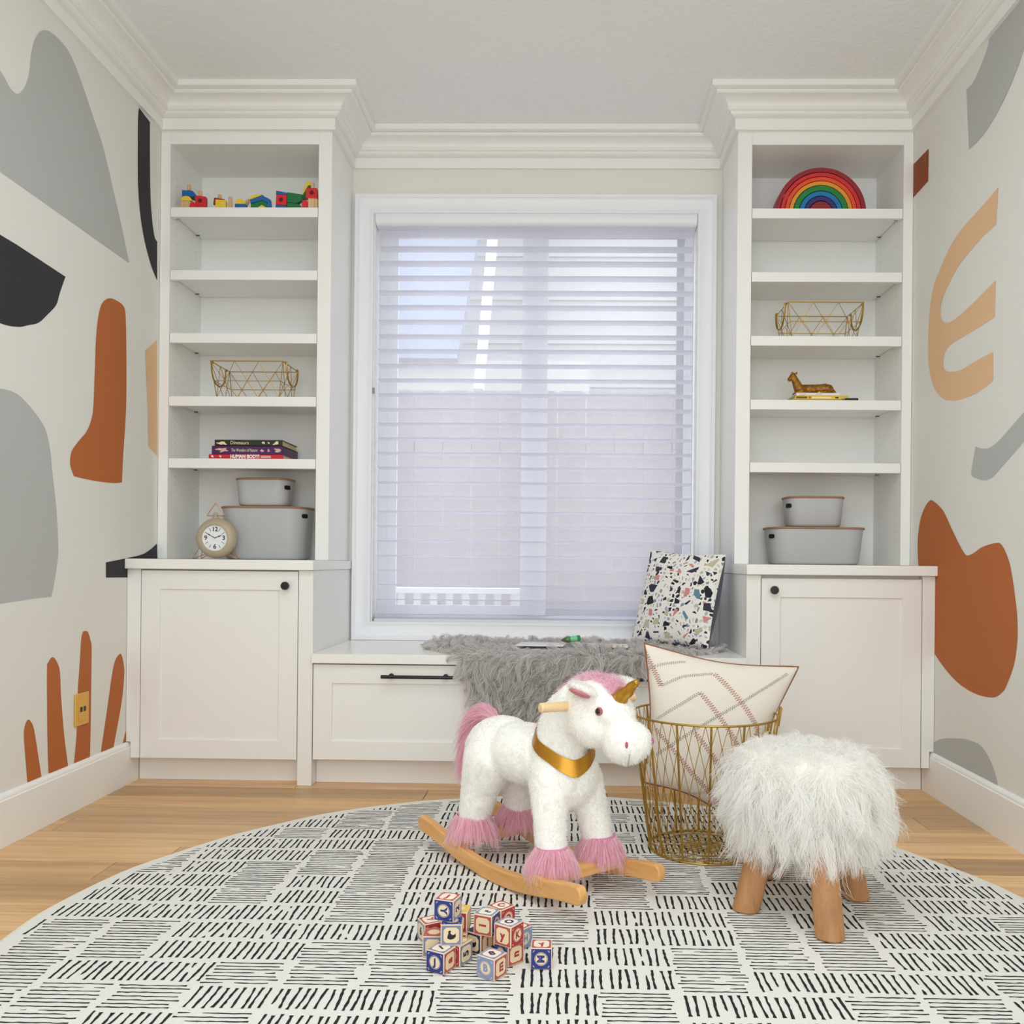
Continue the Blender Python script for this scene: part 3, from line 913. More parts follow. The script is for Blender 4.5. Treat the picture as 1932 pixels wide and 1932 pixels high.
for j in range(-10, 16):
    yb = Y0 + ROW_Y * j
    for i in range(-10, 9):
        xa = X0 + CELL_X * i
        kind = RUGMAP.get(j, '')
        c = kind[i + 8] if 0 <= i + 8 < len(kind) else ('H' if (rr_.random() < 0.5) else 'V')
        if c == 'H':
            n = 7
            for k in range(n):
                yy = yb + ROW_Y * (k + 0.5) / n + rr_.uniform(-0.0015, 0.0015)
                a, b = xa + rr_.uniform(-0.004, 0.010), xa + CELL_X - 0.014 + rr_.uniform(-0.012, 0.004)
                pts = [(a + (b - a) * t, yy + rr_.uniform(-0.0009, 0.0009)) for t in np.linspace(0, 1, 13)]
                stroke(pts, 0.0036)
        else:
            n = 9
            for k in range(n):
                xx = xa + CELL_X * (k + 0.4) / n + rr_.uniform(-0.0022, 0.0022)
                y1, y2 = yb + 0.010 + rr_.uniform(-0.002, 0.004), yb + ROW_Y - 0.008 + rr_.uniform(-0.005, 0.002)
                le = rr_.uniform(-0.004, 0.004); cv = rr_.uniform(-0.0018, 0.0018)
                pts = [(xx + le * (t - 0.5) + cv * math.sin(PI * t) + rr_.uniform(-0.0006, 0.0006), y1 + (y2 - y1) * t) for t in np.linspace(0, 1, 9)]
                stroke(pts, 0.0052)
me = bpy.data.meshes.new('printed_dashes'); me.from_pydata(ink_v, [], ink_f); me.update()
o = link_mesh('printed_dashes', me, mat('rug_ink', '#17171A', 0.95), rug, smooth=False); o['kind'] = 'stuff'
RUG_Z = 0.0086

# ---------------------------------------------------------------- wall outlet
t = thing('wall_outlet', 'mustard yellow outlet plate on an orange painted finger', 'outlet', (XL, 2.83, 0.315), world_parts=True)
y0, y1 = W(139, 1340, X=XL).y, W(164.5, 1338, X=XL).y
zlo, zhi = W(152, 1368, X=XL).z, W(152, 1307, X=XL).z
M_MUS = mat('mustard_plastic', '#D9A63F', 0.4)
MB().box(XL + 0.001, XL + 0.0065, y0, y1, zlo, zhi).build('cover_plate', M_MUS, t, 0.003, seg=3)
ym, zm = (y0 + y1) / 2, (zlo + zhi) / 2
hy = (y1 - y0) * 0.30
MB().box(XL + 0.0064, XL + 0.0085, ym - hy, ym + hy, zm - (zhi - zlo) * 0.36, zm + (zhi - zlo) * 0.36).build('switch_insert', M_MUS, t, 0.001)
for s in (-1, 1):
    box('socket_slot', XL + 0.0086, XL + 0.0089, ym + s * hy * 0.42 - 0.0075, ym + s * hy * 0.42 + 0.0065, zm - 0.008, zm + 0.008, M_BLACK, t, 0)

# ---------------------------------------------------------------- storage bins
M_BIN = mat('pale_grey_plastic', '#B9BABB', 0.5)
M_LID = mat('brown_wood_lid', '#9A7458', 0.55, var=(40, 0.08))


def rrect(w, d, r, n=10):
    pts = []
    for cx_, cy_, a0 in ((w / 2 - r, d / 2 - r, 0), (-w / 2 + r, d / 2 - r, PI / 2), (-w / 2 + r, -d / 2 + r, PI), (w / 2 - r, -d / 2 + r, 1.5 * PI)):
        for k in range(n + 1):
            a = a0 + (PI / 2) * k / n
            pts.append((cx_ + r * math.cos(a), cy_ + r * math.sin(a)))
    return pts


def storage_bin(label, x, y, z, w, d, h, handle_side, corner=0.07):
    t = thing('storage_bin', label, 'bin', (x, y, z))
    levels = [(0.012, 0.90, 0.0), (0.004, 0.905, 0.004), (0.0, 0.91, 0.012), (0.0, 0.985, h - 0.014), (0.0, 0.99, h - 0.0085)]
    vs, fs = [], []
    base = rrect(w, d, corner); n = len(base)
    for ins, k, zz in levels:
        vs += [(px * k * (1 - ins / w * 2), py * k * (1 - ins / d * 2), zz) for px, py in base]
    for i in range(len(levels) - 1):
        fs += [(i * n + j, i * n + (j + 1) % n, (i + 1) * n + (j + 1) % n, (i + 1) * n + j) for j in range(n)]
    fs += [tuple(range(n - 1, -1, -1)), tuple(range((len(levels) - 1) * n, len(levels) * n))]
    MB().add(vs, fs).build('body', M_BIN, t)
    lid = [(px * 1.02, py * 1.02) for px, py in base]
    MB().prism(lid, h - 0.0085, h, 'z').build('lid', M_LID, t, 0.0025)
    # dark oval hand hole on the short end
    hw, hh = 0.016, 0.0085
    zc = h - 0.036
    k = 0.96
    pr = [(hw * math.copysign(abs(math.cos(a)) ** 0.5, math.cos(a)), hh * math.copysign(abs(math.sin(a)) ** 0.5, math.sin(a))) for a in np.linspace(0, 2 * PI, 20, endpoint=False)]
    xx = handle_side * w / 2 * k
    yoff = -(d / 2 - corner) - corner * 0.42
    # it sits on the rounded corner towards the room
    an = math.radians(24)
    cxx, cyy = handle_side * (w / 2 - corner) * 0.975, -(d / 2 - corner) * 0.975
    rr = corner * 0.985 + 0.0035
    vs, fs = [], []
    for layer in (rr - 0.004, rr):
        for a, b in pr:
            th = an + a / rr
            vs.append((cxx + handle_side * layer * math.cos(th), cyy - layer * math.sin(th), zc + b))
    m = len(pr)
    fs = [tuple(range(m)), tuple(range(m, 2 * m))] + [(i, (i + 1) % m, m + (i + 1) % m, m + i) for i in range(m)]
    tag(MB().add(vs, fs).build('hand_hole', mat('black_hole_trim', '#060606', 0.5), t), 'black rounded hand hole')
    return t


zt_ = 0.798
storage_bin('large grey lidded bin behind the alarm clock', -1.186, 3.548, zt_, 0.345, 0.20, 0.209, 1, 0.075)
storage_bin('small grey lidded bin stacked on the large bin behind the alarm clock', -1.187, 3.520, zt_ + 0.2095, 0.212, 0.15, 0.110, 1, 0.05)
storage_bin('low wide grey lidded bin under a smaller bin in the right bookcase', 0.982, 3.535, zt_, 0.372, 0.21, 0.1455, -1, 0.075)
storage_bin('small grey lidded bin on top of the low wide bin', 0.976, 3.520, zt_ + 0.146, 0.224, 0.15, 0.1185, -1, 0.05)

# ---------------------------------------------------------------- alarm clock
cx, cy = W(409, 1018, Y=3.405).x, 3.405
cz = zt_ + 0.0815
clk = thing('table_clock', 'beige round table clock with copper wire feet and a triangle handle', 'clock', (cx, cy, zt_))
M_BEIGE = mat('beige_enamel', '#B4A58D', 0.35); M_COP = mat('copper_wire', '#C98F5A', 0.3, 0.9)
zc = cz - zt_
MB().lathe([(0.0001, 0.030), (0.05, 0.030), (0.068, 0.022), (0.0765, 0.008), (0.0775, -0.004), (0.074, -0.016), (0.064, -0.025), (0.054, -0.0285), (0.0505, -0.0275), (0.0495, -0.018), (0.0001, -0.018)], 56, (0, 0, zc), 'y').build('case', M_BEIGE, clk)
dial = MB().lathe([(0.0001, -0.0182), (0.0494, -0.0182), (0.0494, -0.0192), (0.0001, -0.0193)], 48, (0, 0, zc), 'y').build('dial', mat('white_clock_dial', '#F0F1F2', 0.4), clk)
M_DIG = mat('dark_grey_print', '#33343A', 0.5)
for s, dx, dz in (('12', 0.0, 0.033), ('3', 0.034, 0.0), ('6', 0, -0.033), ('9', -0.035, 0.0)):
    text('numeral', s, 0.0235, front_matrix(dx, -0.0196, zc + dz), M_DIG, dial, 0.0002, 0.0006)
for k in range(12):
    if k % 3:
        a = 2 * PI * k / 12
        MB().tube([(0.030 * math.sin(a), -0.0196, zc + 0.030 * math.cos(a)), (0.0425 * math.sin(a), -0.0196, zc + 0.0425 * math.cos(a))], 0.0009, 6).build('hour_mark', M_DIG, dial)


def hand(name, ang, L, w, y):
    q = [(-w, 0), (-w * 0.5, L * 0.45), (-w * 1.4, L * 0.55), (-w * 0.8, L * 0.72), (-w * 0.25, L), (w * 0.25, L), (w * 0.8, L * 0.72), (w * 1.4, L * 0.55), (w * 0.5, L * 0.45), (w, 0)]
    ca, sa = math.cos(ang), math.sin(ang)
    MB().prism([(x * ca + z * sa, -x * sa + z * ca + zc) for x, z in q], y, y - 0.0005).build(name, M_DIG, clk)


hand('minute_hand', math.radians(-60), 0.043, 0.0016, -0.0205); hand('hour_hand', math.radians(68), 0.030, 0.0018, -0.0213)
MB().lathe([(0.0001, -0.0222), (0.0022, -0.0222), (0.0022, -0.0195), (0.0001, -0.0195)], 12, (0, 0, zc), 'y').build('centre_pin', M_GOLD, clk)
nk = MB().lathe([(0.0001, 0.070), (0.0135, 0.072), (0.012, 0.080), (0.0075, 0.083), (0.0065, 0.088), (0.0085, 0.092), (0.0065, 0.097), (0.0001, 0.099)], 20, (-0.006, 0.002, zc))
nk.build('neck', M_BEIGE, clk)
MB().tube(catmull([(-0.0375, 0.001, zc + 0.088), (-0.035, 0.001, zc + 0.093), (-0.009, 0.001, zc + 0.130), (-0.003, 0.001, zc + 0.130), (0.0245, 0.001, zc + 0.093), (0.027, 0.001, zc + 0.088), (0.022, 0.001, zc + 0.086), (-0.032, 0.001, zc + 0.086)], 5), 0.0015, 8, True).build('ring_handle', M_COP, clk)
for s in (-1, 1):
    pts = [(s * 0.066, -0.004, zc - 0.036), (s * 0.0865, -0.012, 0.004), (s * 0.086, -0.013, 0.0022), (s * 0.082, -0.013, 0.0022), (s * 0.040, -0.014, zc - 0.062)]
    MB().tube(pts, 0.0015, 8).build('wire_foot', M_COP, clk)
    MB().tube([(s * 0.06, 0.012, zc - 0.036), (s * 0.072, 0.03, 0.004), (s * 0.07, 0.03, 0.0022), (s * 0.04, 0.018, zc - 0.062)], 0.0015, 8).build('wire_foot', M_COP, clk)

# ---------------------------------------------------------------- gold wire baskets on the shelves


def wire_basket(label, xf0, xf1, zs, yf, h, side):
    """open wire tray: front rim from xf0 to xf1; local frame at base centre"""
    w = xf1 - xf0; d = 0.195
    cxm = (xf0 + xf1) / 2
    t = thing('wire_basket', label, 'basket', (cxm, yf + d / 2, zs), group='gold wire baskets on the shelves')
    def lvl(k):  # k 0 base .. 1 rim
        ww = w * (0.86 + 0.14 * k); dd = d * (0.84 + 0.16 * k); z = 0.003 + (h - 0.003) * k
        return [(-ww / 2, -dd / 2, z), (ww / 2, -dd / 2, z), (ww / 2, dd / 2, z), (-ww / 2, dd / 2, z)]
    base, mid, rim = lvl(0), lvl(0.46), lvl(1)
    MB().tube(rim, 0.0021, 8, True).build('rim', M_GOLD, t)
    MB().tube(mid, 0.0014, 6, True).build('middle_ring', M_GOLD, t)
    MB().tube(base, 0.0018, 6, True).build('base_ring', M_GOLD, t)
    L = lambda a, b, k: tuple(a[i] + (b[i] - a[i]) * k for i in range(3))
    for s in range(4):
        n = 3 if s % 2 == 0 else 2
        for k in range(n + 1):
            if k < n:
                top0, top1 = L(rim[s], rim[(s + 1) % 4], k / n), L(rim[s], rim[(s + 1) % 4], (k + 1) / n)
                m = L(mid[s], mid[(s + 1) % 4], (k + 0.5) / n)
                b0, b1 = L(base[s], base[(s + 1) % 4], k / n), L(base[s], base[(s + 1) % 4], (k + 1) / n)
                for e in (top0, top1, b0, b1):
                    MB().tube([e, m], 0.0011, 6).build('strut', M_GOLD, t)
    for k in range(4):
        MB().tube([rim[k], base[k]], 0.0015, 6).build('corner_wire', M_GOLD, t)
    for k in range(1, 5):
        a, b = L(base[0], base[1], k / 5), L(base[3], base[2], k / 5)
        MB().tube([a, b], 0.0011, 6).build('floor_wire', M_GOLD, t)
    for s in (-1, 1):
        x = s * w / 2
        pts = []
        for a in np.linspace(0, PI, 14):
            yy = 0.072 * math.cos(a); dz = -0.078 * math.sin(a) ** 0.8 if 0 < a < PI else 0
            pts.append((x + s * (0.006 - 0.05 * dz * 0) , yy * (1 if abs(yy) < 1 else 1), h + dz))
        MB().tube(pts, 0.0032, 8).build('drop_handle', M_GOLD, t)
        for yy in (0.072, -0.072):
            MB().ball((x + s * 0.003, yy, h), 0.0055, 10, 8).build('handle_loop', M_GOLD, t)
    return t


p0, p1 = W(397, 681, Y=3.385), W(534, 682, Y=3.385)
wire_basket('gold wire basket with looped handles in the left bookcase above the books', p0.x, p1.x, SHELF_Z[3], 3.385, p0.z - SHELF_Z[3], 1)
p0, p1 = W(1487, 570, Y=3.385), W(1630, 571, Y=3.385)
wire_basket('gold wire basket with looped handles in the right bookcase below the rainbow', p0.x, p1.x, SHELF_Z[2], 3.385, p0.z - SHELF_Z[2], -1)

# ---------------------------------------------------------------- books
M_PAGE = mat('book_pages', '#D9C7A2', 0.8, bump=(900, 0.2, 1))
M_PAGEW = mat('white_book_pages', '#E5E1DA', 0.8)


def book(label, x0, x1, yf, z, depth, th, cover, pages=M_PAGE, group=None, rough=0.45):
    """hardback lying flat, spine to the room; origin at its base centre"""
    w = x1 - x0
    t = thing('book', label, 'book', ((x0 + x1) / 2, yf + depth / 2, z + 0.0004), group=group)
    c = 0.0022
    prof = [(-depth / 2, 0.002), (-depth / 2 + 0.002, 0), (depth / 2, 0), (depth / 2, c), (-depth / 2 + c + 0.002, c), (-depth / 2 + c + 0.002, th - c), (depth / 2, th - c), (depth / 2, th), (-depth / 2 + 0.002, th), (-depth / 2, th - 0.002)]
    MB().prism(prof, -w / 2, w / 2, 'x').build('cover', cover, t)
    MB().box(-w / 2 + 0.004, w / 2 - 0.004, -depth / 2 + c + 0.0022, depth / 2 - 0.004, c + 0.0001, th - c - 0.0001).build('pages', pages, t)
    return t


G = 'picture books stacked in the left bookcase'
yb_ = 3.405
M_CREAM = mat('cream_gilt_print', '#E8DDB4', 0.6)


def spine_text(t, s, size, x, z, yf, m, sx=1.0, bold=0.0004):
    text('spine_title', s, size, front_matrix(x - t.location.x, -0.0003 + yf - t.location.y, z - t.location.z), m, t, 0.0002, bold, sx)


def leaf_motif(t, x, z, w, h, yf, m, seed, nm='spine_ornament'):
    r = random.Random(seed); mb = MB()
    for k in range(9):
        a = r.uniform(-0.5, 0.5) + (0 if k % 2 else PI)
        L = r.uniform(0.35, 0.5) * w; cx_, cz_ = x + r.uniform(-0.25, 0.25) * w, z + r.uniform(-0.25, 0.25) * h
        pts = []
        for s in np.linspace(0, 2 * PI, 8, endpoint=False):
            u, v = math.cos(s) * L / 2, math.sin(s) * h * 0.13
            pu, pv = u * math.cos(a) - v * math.sin(a), u * math.sin(a) + v * math.cos(a)
            pts.append((min(max(cx_ + pu, x - w / 2), x + w / 2), min(max(cz_ + pv, z - h / 2), z + h / 2)))
        yy = yf - 0.0002 - 0.00004 * k
        n = len(pts); mb.add([(a_, yy, b_) for a_, b_ in pts], [tuple(range(n - 1, -1, -1))])
    vs = [(v[0] - t.location.x, v[1] - t.location.y, v[2] - t.location.z) for v in mb.v]
    me = bpy.data.meshes.new(nm); me.from_pydata(vs, [], mb.f); me.update()
    link_mesh(nm, me, m, t, smooth=False)


def at(px, py, Y=yb_): return W(px, py, Y=Y)


b1 = book('red picture book at the bottom of the left bookcase stack', at(395, 863).x, at(535, 863).x, yb_ - 0.006, SHELF_Z[4], 0.20, 0.0205, mat('red_cover', '#C8202E', 0.4), M_PAGEW, G)
b2 = book('thick purple picture book in the middle of the stack', at(399.5, 851).x, at(533, 851).x, yb_, SHELF_Z[4] + 0.0206, 0.195, 0.033, mat('purple_cover', '#4B1A57', 0.4), M_PAGE, G)
b3 = book('dark green picture book on top of the stack', at(405, 838).x, at(532.5, 838).x, yb_, SHELF_Z[4] + 0.0538, 0.195, 0.0235, mat('dark_green_cover', '#22281A', 0.4), M_PAGE, G)
# the purple book's fore edge reads purple: its case wraps round the end
b2x = (at(533, 851).x - at(399.5, 851).x) / 2
MB().box(b2x - 0.004, b2x, -0.0965, 0.0975, 0.0, 0.033).build('slip_case_end', MATS['purple_cover'], b2)
z3 = SHELF_Z[4] + 0.0538 + 0.012; z2 = SHELF_Z[4] + 0.0206 + 0.0165; z1 = SHELF_Z[4] + 0.0115
spine_text(b3, 'Dinosaurs', 0.0185, at(452, 838).x, z3, yb_, M_CREAM, 0.95, 0.0)
spine_text(b2, 'The Wonders of Nature', 0.0175, at(461, 851).x, z2, yb_, M_CREAM, 0.58, 0.0)
spine_text(b1, 'HUMAN BODY!', 0.0185, at(463, 863).x, z1 + 0.001, yb_ - 0.006, mat('white_print', '#F3F1EE', 0.6), 0.88, 0.0008)
leaf_motif(b3, at(418, 838).x, z3, 0.047, 0.018, yb_, M_CREAM, 1); leaf_motif(b3, at(521, 838).x, z3, 0.030, 0.018, yb_, M_CREAM, 2)
leaf_motif(b3, at(497, 838).x, z3, 0.014, 0.014, yb_, M_CREAM, 5); leaf_motif(b3, at(507, 838).x, z3, 0.010, 0.013, yb_, M_CREAM, 6)
leaf_motif(b2, at(418, 851).x, z2, 0.060, 0.022, yb_, mat('pink_gilt_print', '#D9B4A4', 0.6), 3); leaf_motif(b2, at(523, 851).x, z2, 0.038, 0.022, yb_, MATS['pink_gilt_print'], 4)
leaf_motif(b2, at(495, 851).x, z2, 0.020, 0.016, yb_, MATS['pink_gilt_print'], 7); leaf_motif(b2, at(507, 851).x, z2, 0.010, 0.016, yb_, MATS['pink_gilt_print'], 8)
for (a, c) in ((493, 512),):
    for dz in (0.003, -0.002):
        w0, w1 = at(a, 863).x - b1.location.x, at(c, 863).x - b1.location.x
        MB().box(w0, w1, yb_ - 0.0062 - b1.location.y, yb_ - 0.006 - b1.location.y, z1 + dz - 0.0008 - b1.location.z, z1 + dz + 0.0012 - b1.location.z).build('spine_band', MATS['white_print'], b1, 0)
leaf_motif(b1, at(402, 863).x, z1 + 0.001, 0.013, 0.012, yb_ - 0.006, MATS['white_print'], 9); leaf_motif(b1, at(417, 863).x, z1 + 0.001, 0.012, 0.012, yb_ - 0.006, M_CREAM, 10)

G = 'books under the gold animal figurine'
yq = 3.40
M_YEL = mat('yellow_cover', '#DDBB3E', 0.4)
b5 = book('thin yellow book lowest under the gold animal figurine', at(1494, 752, yq).x, at(1599, 752, yq).x, yq + 0.004, SHELF_Z[3], 0.19, 0.0085, mat('bright_yellow_cover', '#E3CC45', 0.4), M_PAGEW, G)
b4 = book('yellow and orange book between the white book and the thin yellow book', at(1500, 748, yq).x, at(1601, 748, yq).x, yq, SHELF_Z[3] + 0.0086, 0.19, 0.0155, M_YEL, M_PAGEW, G)
b6 = book('white book directly under the gold animal figurine', at(1503, 742, yq).x, at(1585, 742, yq).x, yq + 0.002, SHELF_Z[3] + 0.0242, 0.17, 0.0105, mat('white_cover', '#E9E6E4', 0.4), M_PAGEW, G)
zy = SHELF_Z[3] + 0.0165
for px0, px1, m, hh in ((1502, 1523, mat('olive_label', '#5D5226', 0.6), 0.0036), (1532, 1568, mat('cream_label', '#F0E4B8', 0.6), 0.003), (1576, 1582, mat('brown_label', '#5A3A1A', 0.6), 0.003), (1526, 1530, mat('orange_label', '#B5651D', 0.6), 0.0042)):
    w0, w1 = at(px0, 748, yq).x - b4.location.x, at(px1, 748, yq).x - b4.location.x
    MB().box(w0, w1, yq - 0.0003 - b4.location.y, yq - b4.location.y, zy - hh - b4.location.z, zy + hh - b4.location.z).build('spine_label', m, b4, 0)
for px0, px1 in ((1508, 1520), (1540, 1551)):
    w0, w1 = at(px0, 742, yq).x - b6.location.x, at(px1, 742, yq).x - b6.location.x
    MB().box(w0, w1, yq + 0.0017 - b6.location.y, yq + 0.002 - b6.location.y, 0.0045, 0.0068).build('spine_label', mat('pale_grey_print', '#A9A9AE', 0.6), b6, 0)
pen = thing('pencil', 'slim black pencil beside the yellow books under the gold figurine', 'pencil', (at(1604, 752, yq).x, 3.3685, SHELF_Z[3] + 0.0049))
MB().tube([(-0.03, 0.0, 0), (0.012, 0, 0)], 0.0045, 6).build('barrel', mat('black_lacquer', '#111111', 0.3), pen)
MB().tube([(-0.03, 0, 0), (-0.045, 0, 0)], [0.0045, 0.0008], 6).build('point', mat('pencil_grey', '#77736C', 0.5), pen)
MB().tube([(0.012, 0.0, 0), (0.019, 0, 0)], 0.0046, 10).build('cap', M_BLACK, pen)

# ---------------------------------------------------------------- gold animal figurine
zf = SHELF_Z[3] + 0.0348
fx = at(1540, 720, yq).x
S = 3.40 / 1680.0 / math.cos(0)          # metres per pixel at that distance
fig = thing('animal_figurine', 'antique gold figurine of a lying horned animal on the white book', 'figurine', (fx, 3.455, zf))
q = lambda px, py, dy=0.0: ((px - 1540) * S * 1.015, dy, (738.6 - py) * S * 1.015)
mb = MB()
limb(mb, [q(1518, 727.5) + (0.0185,), q(1540, 727.5) + (0.0195,), q(1556, 727) + (0.0195,), q(1564, 726.5) + (0.0208,), q(1571, 728.5) + (0.019,)])
limb(mb, [q(1516, 729) + (0.0195,), q(1512.5, 721) + (0.0175,), q(1508.5, 712) + (0.0140,), q(1505, 704) + (0.0115,)])
limb(mb, [q(1503.8, 703) + (0.0125,), q(1500.5, 706.5) + (0.0102,), q(1497.5, 709) + (0.0082,)])
mb.ball(q(1568, 728, -0.012), (0.021, 0.013, 0.019), 16, 10); mb.ball(q(1568, 728, 0.012), (0.021, 0.013, 0.019), 16, 10)
for s in (-1, 1):
    limb(mb, [q(1563, 733, s * 0.020) + (0.008,), q(1552, 735.5, s * 0.023) + (0.0058,), q(1548, 736, s * 0.023) + (0.0055,)])
    limb(mb, [q(1520, 731, s * 0.013) + (0.010,), q(1508, 735.5, s * 0.017) + (0.0062,), q(1528, 735.8, s * 0.020) + (0.0055,)])
limb(mb, [q(1580, 730) + (0.0055,), q(1583.5, 734) + (0.0045,), q(1578, 737) + (0.0042,)])
M_AGOLD = mat('antique_gold', '#9A6A2B', 0.42, 0.75, bump=(220, 0.5, 4), var=(90, 0.45))
link_mesh('body', blob(mb, 0.0016, 3), M_AGOLD, fig)
for s in (-1, 1):
    MB().tube([q(1504.5, 699.5, s * 0.004), q(1503.5, 697, s * 0.0075), q(1501.5, 695.5, s * 0.0078), q(1500, 696.5, s * 0.006)], [0.0026, 0.002, 0.0015, 0.0008], 8).build('horn', M_AGOLD, fig)
    MB().ball(q(1508.5 + (s < 0) * 1.0, 698.0, s * 0.009), (0.0030, 0.0042, 0.0058), 10, 8).build('ear', M_AGOLD, fig)
tag(MB().ball(q(1550, 735.6, -0.0265), (0.006, 0.0035, 0.006), 12, 8).build('hoof', mat('pale_gold', '#D2A955', 0.4, 0.7), fig), 'pale gold hoof')
tag(MB().ball(q(1495.6, 710.5), (0.0045, 0.005, 0.005), 12, 8).build('muzzle', MATS['pale_gold'], fig), 'pale gold muzzle')

# ---------------------------------------------------------------- nesting wooden rainbow
yr = 3.40
rc = at(1549, 390, yr + 0.0).x
zr_ = SHELF_Z[0] + 0.0003
G = 'nested arches of the wooden rainbow'
arch_cols = [('dark red outermost arch of the wooden rainbow', '#8E1B22'), ('bright red arch inside the dark red arch', '#C7242B'), ('orange red arch inside the bright red arch', '#DD4A22'),
             ('amber arch between the orange red and green arches', '#D98F2C'), ('green arch of the wooden rainbow', '#0C7A36'), ('bright blue arch of the wooden rainbow', '#0F6FA8'), ('dark indigo innermost arch of the wooden rainbow', '#2B2469')]
Ro = 0.1715
wdt = [0.019, 0.0165, 0.0165, 0.0165, 0.0215, 0.0195, 0.0185]
for (lab, col_), wd in zip(arch_cols, wdt):
    Ri = Ro - wd + 0.0022
    pr = [(Ro * math.cos(a), Ro * math.sin(a)) for a in np.linspace(0, PI, 40)] + [(Ri * math.cos(a), Ri * math.sin(a)) for a in np.linspace(PI, 0, 40)]
    n = len(pr); b = MB()
    vs = [(a, -0.035, c) for a, c in pr] + [(a, 0.035, c) for a, c in pr]
    h = 40; fs = []
    for i in range(h - 1):
        j0, j1 = i, i + 1; k0, k1 = 2 * h - 1 - i, 2 * h - 2 - i
        fs.append((j0, j1, k1, k0)); fs.append((n + j1, n + j0, n + k0, n + k1))
        fs.append((j1, j0, n + j0, n + j1)); fs.append((k0, k1, n + k1, n + k0))
    fs.append((0, 2 * h - 1, n + 2 * h - 1, n)); fs.append((h - 1, n + h - 1, n + h, h))
    o = b.add(vs, fs).build('toy_arch', mat('arch_' + col_[1:], col_, 0.4), None, 0.0015)
    o.location = (rc, yr + 0.035, zr_)
    tag(o, lab, 'toy arch', G)
    Ro -= wd
pr = [(Ro * math.cos(a), Ro * math.sin(a)) for a in np.linspace(0, PI, 30)]
o = MB().prism(pr, -0.035, 0.035).build('toy_half_disc', mat('arch_core', '#8A1822', 0.4), None, 0.0015)
o.location = (rc, yr + 0.035, zr_)
tag(o, 'dark red half disc at the heart of the wooden rainbow', 'toy block', G)

# ---------------------------------------------------------------- toy blocks on the top left shelf
YS = 3.375
ZS = SHELF_Z[0] + 0.0003
PXM = 1680.0
M_T = {k: mat('toy_' + k, c, 0.38) for k, c in dict(red='#CE1F2B', blue='#0F5E9E', yellow='#E3C53A', green='#0B6B35', darkred='#9C1F22', darkgreen='#1D3A26').items()}
M_TW = wood('toy_natural_wood', '#C99A6C', '#E2BE92', 2, 30, 0.5)
G = 'wooden toy blocks on the top left shelf'


def tp(px, py, dy=0.0):
    p = W(px, py, Y=YS + dy); return p.x, p.z


def toy(name, label, shapes, m, px, dy, rot=0.0, base=None, bevel=0.0012, extra=None):
    """front outline in photo pixels around px, pushed back by its depth"""
    x0, _ = tp(px, 390, dy)
    t = shapes(x0) if callable(shapes) else shapes
    return t


def outline_block(label, pts, dy, depth, m, cat='toy block', bevel=0.0012, hole=None, zb=None, extra=None):
    depth *= 0.6
    q = [tp(a, b, dy) for a, b in pts]
    cx_ = sum(a for a, b in q) / len(q); z0 = min(b for a, b in q)
    if zb is not None: z0 = zb
    loc = Vector((cx_, YS + dy + depth / 2, z0))
    t = thing('toy_block', label, cat, loc, group=G)
    MB().prism([(a - cx_, b - z0) for a, b in q], -depth / 2, depth / 2).build('body', m, t, bevel)
    if hole:
        hx, hz = tp(hole[0], hole[1], dy)
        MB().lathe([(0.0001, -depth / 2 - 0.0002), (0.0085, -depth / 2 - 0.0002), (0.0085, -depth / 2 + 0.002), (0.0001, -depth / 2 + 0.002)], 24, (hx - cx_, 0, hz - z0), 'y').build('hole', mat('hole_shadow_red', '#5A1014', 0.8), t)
    return t


def peg(label, px, py_top, py_bot, dy, r=0.0072, tilt=0.0):
    x, z1 = tp(px, py_top, dy); _, z0 = tp(px, py_bot, dy)
    t = thing('toy_peg', label, 'toy peg', (x, YS + dy + r, max(z0, ZS)), group=G)
    h = z1 - max(z0, ZS)
    MB().lathe([(0.0001, 0), (r, 0), (r, h - 0.003), (r * 0.75, h), (0.0001, h)], 16).build('dowel', M_TW, t)
    t.rotation_euler.y = tilt
    return t


ZB = 394.5   # photo row of the shelf surface at the front of the toys
outline_block('bundle of plain wooden sticks under the yellow half round, far left', [(338, ZB), (342, 379), (359, 379), (357, ZB)], 0.012, 0.03, M_TW)
arc = lambda cx_, cy_, rx, ry, a0, a1, n=14: [(cx_ + rx * math.cos(math.radians(a)), cy_ - ry * math.sin(math.radians(a))) for a in np.linspace(a0, a1, n)]
outline_block('yellow half round block under the blue block, far left', arc(351, 378.5, 10.5, 9.5, 0, 180), 0.012, 0.03, M_T['yellow'])
outline_block('dark green block between the yellow half round and the blue block', [(344, 376.5 - 8), (366, 376.5), (367, 370), (366, 366), (344, 366)], 0.045, 0.03, M_T['darkgreen'])
outline_block('blue block with a cut corner carrying a wooden peg, far left', [(343, 370), (366, 370.5), (368, 366), (363, 359.5), (343, 358.3)], 0.012, 0.034, M_T['blue'])
peg('wooden peg standing on the blue cut corner block', 355.5, 347, 358.5, 0.02)
outline_block('red square block with a hole and a peg, left end of the shelf', [(368, 389.8 + 4.7), (368, 368.5), (387.5, 370.5), (387.5, ZB)], 0.008, 0.036, M_T['red'], hole=(377.5, 378.5))
peg('wooden peg on the left red square block', 377, 358, 369.2, 0.02)
outline_block('red half round lying in front of the left red square block', [(357.5, ZB)] + arc(364, 391, 7, 10, 170, 10) + [(371, ZB)], -0.003, 0.010, M_T['red'])
outline_block('yellow square block under a dark red cap', [(405.5, ZB), (406.5, 376), (425.5, 377.2), (425.5, ZB)], 0.006, 0.034, M_T['yellow'])
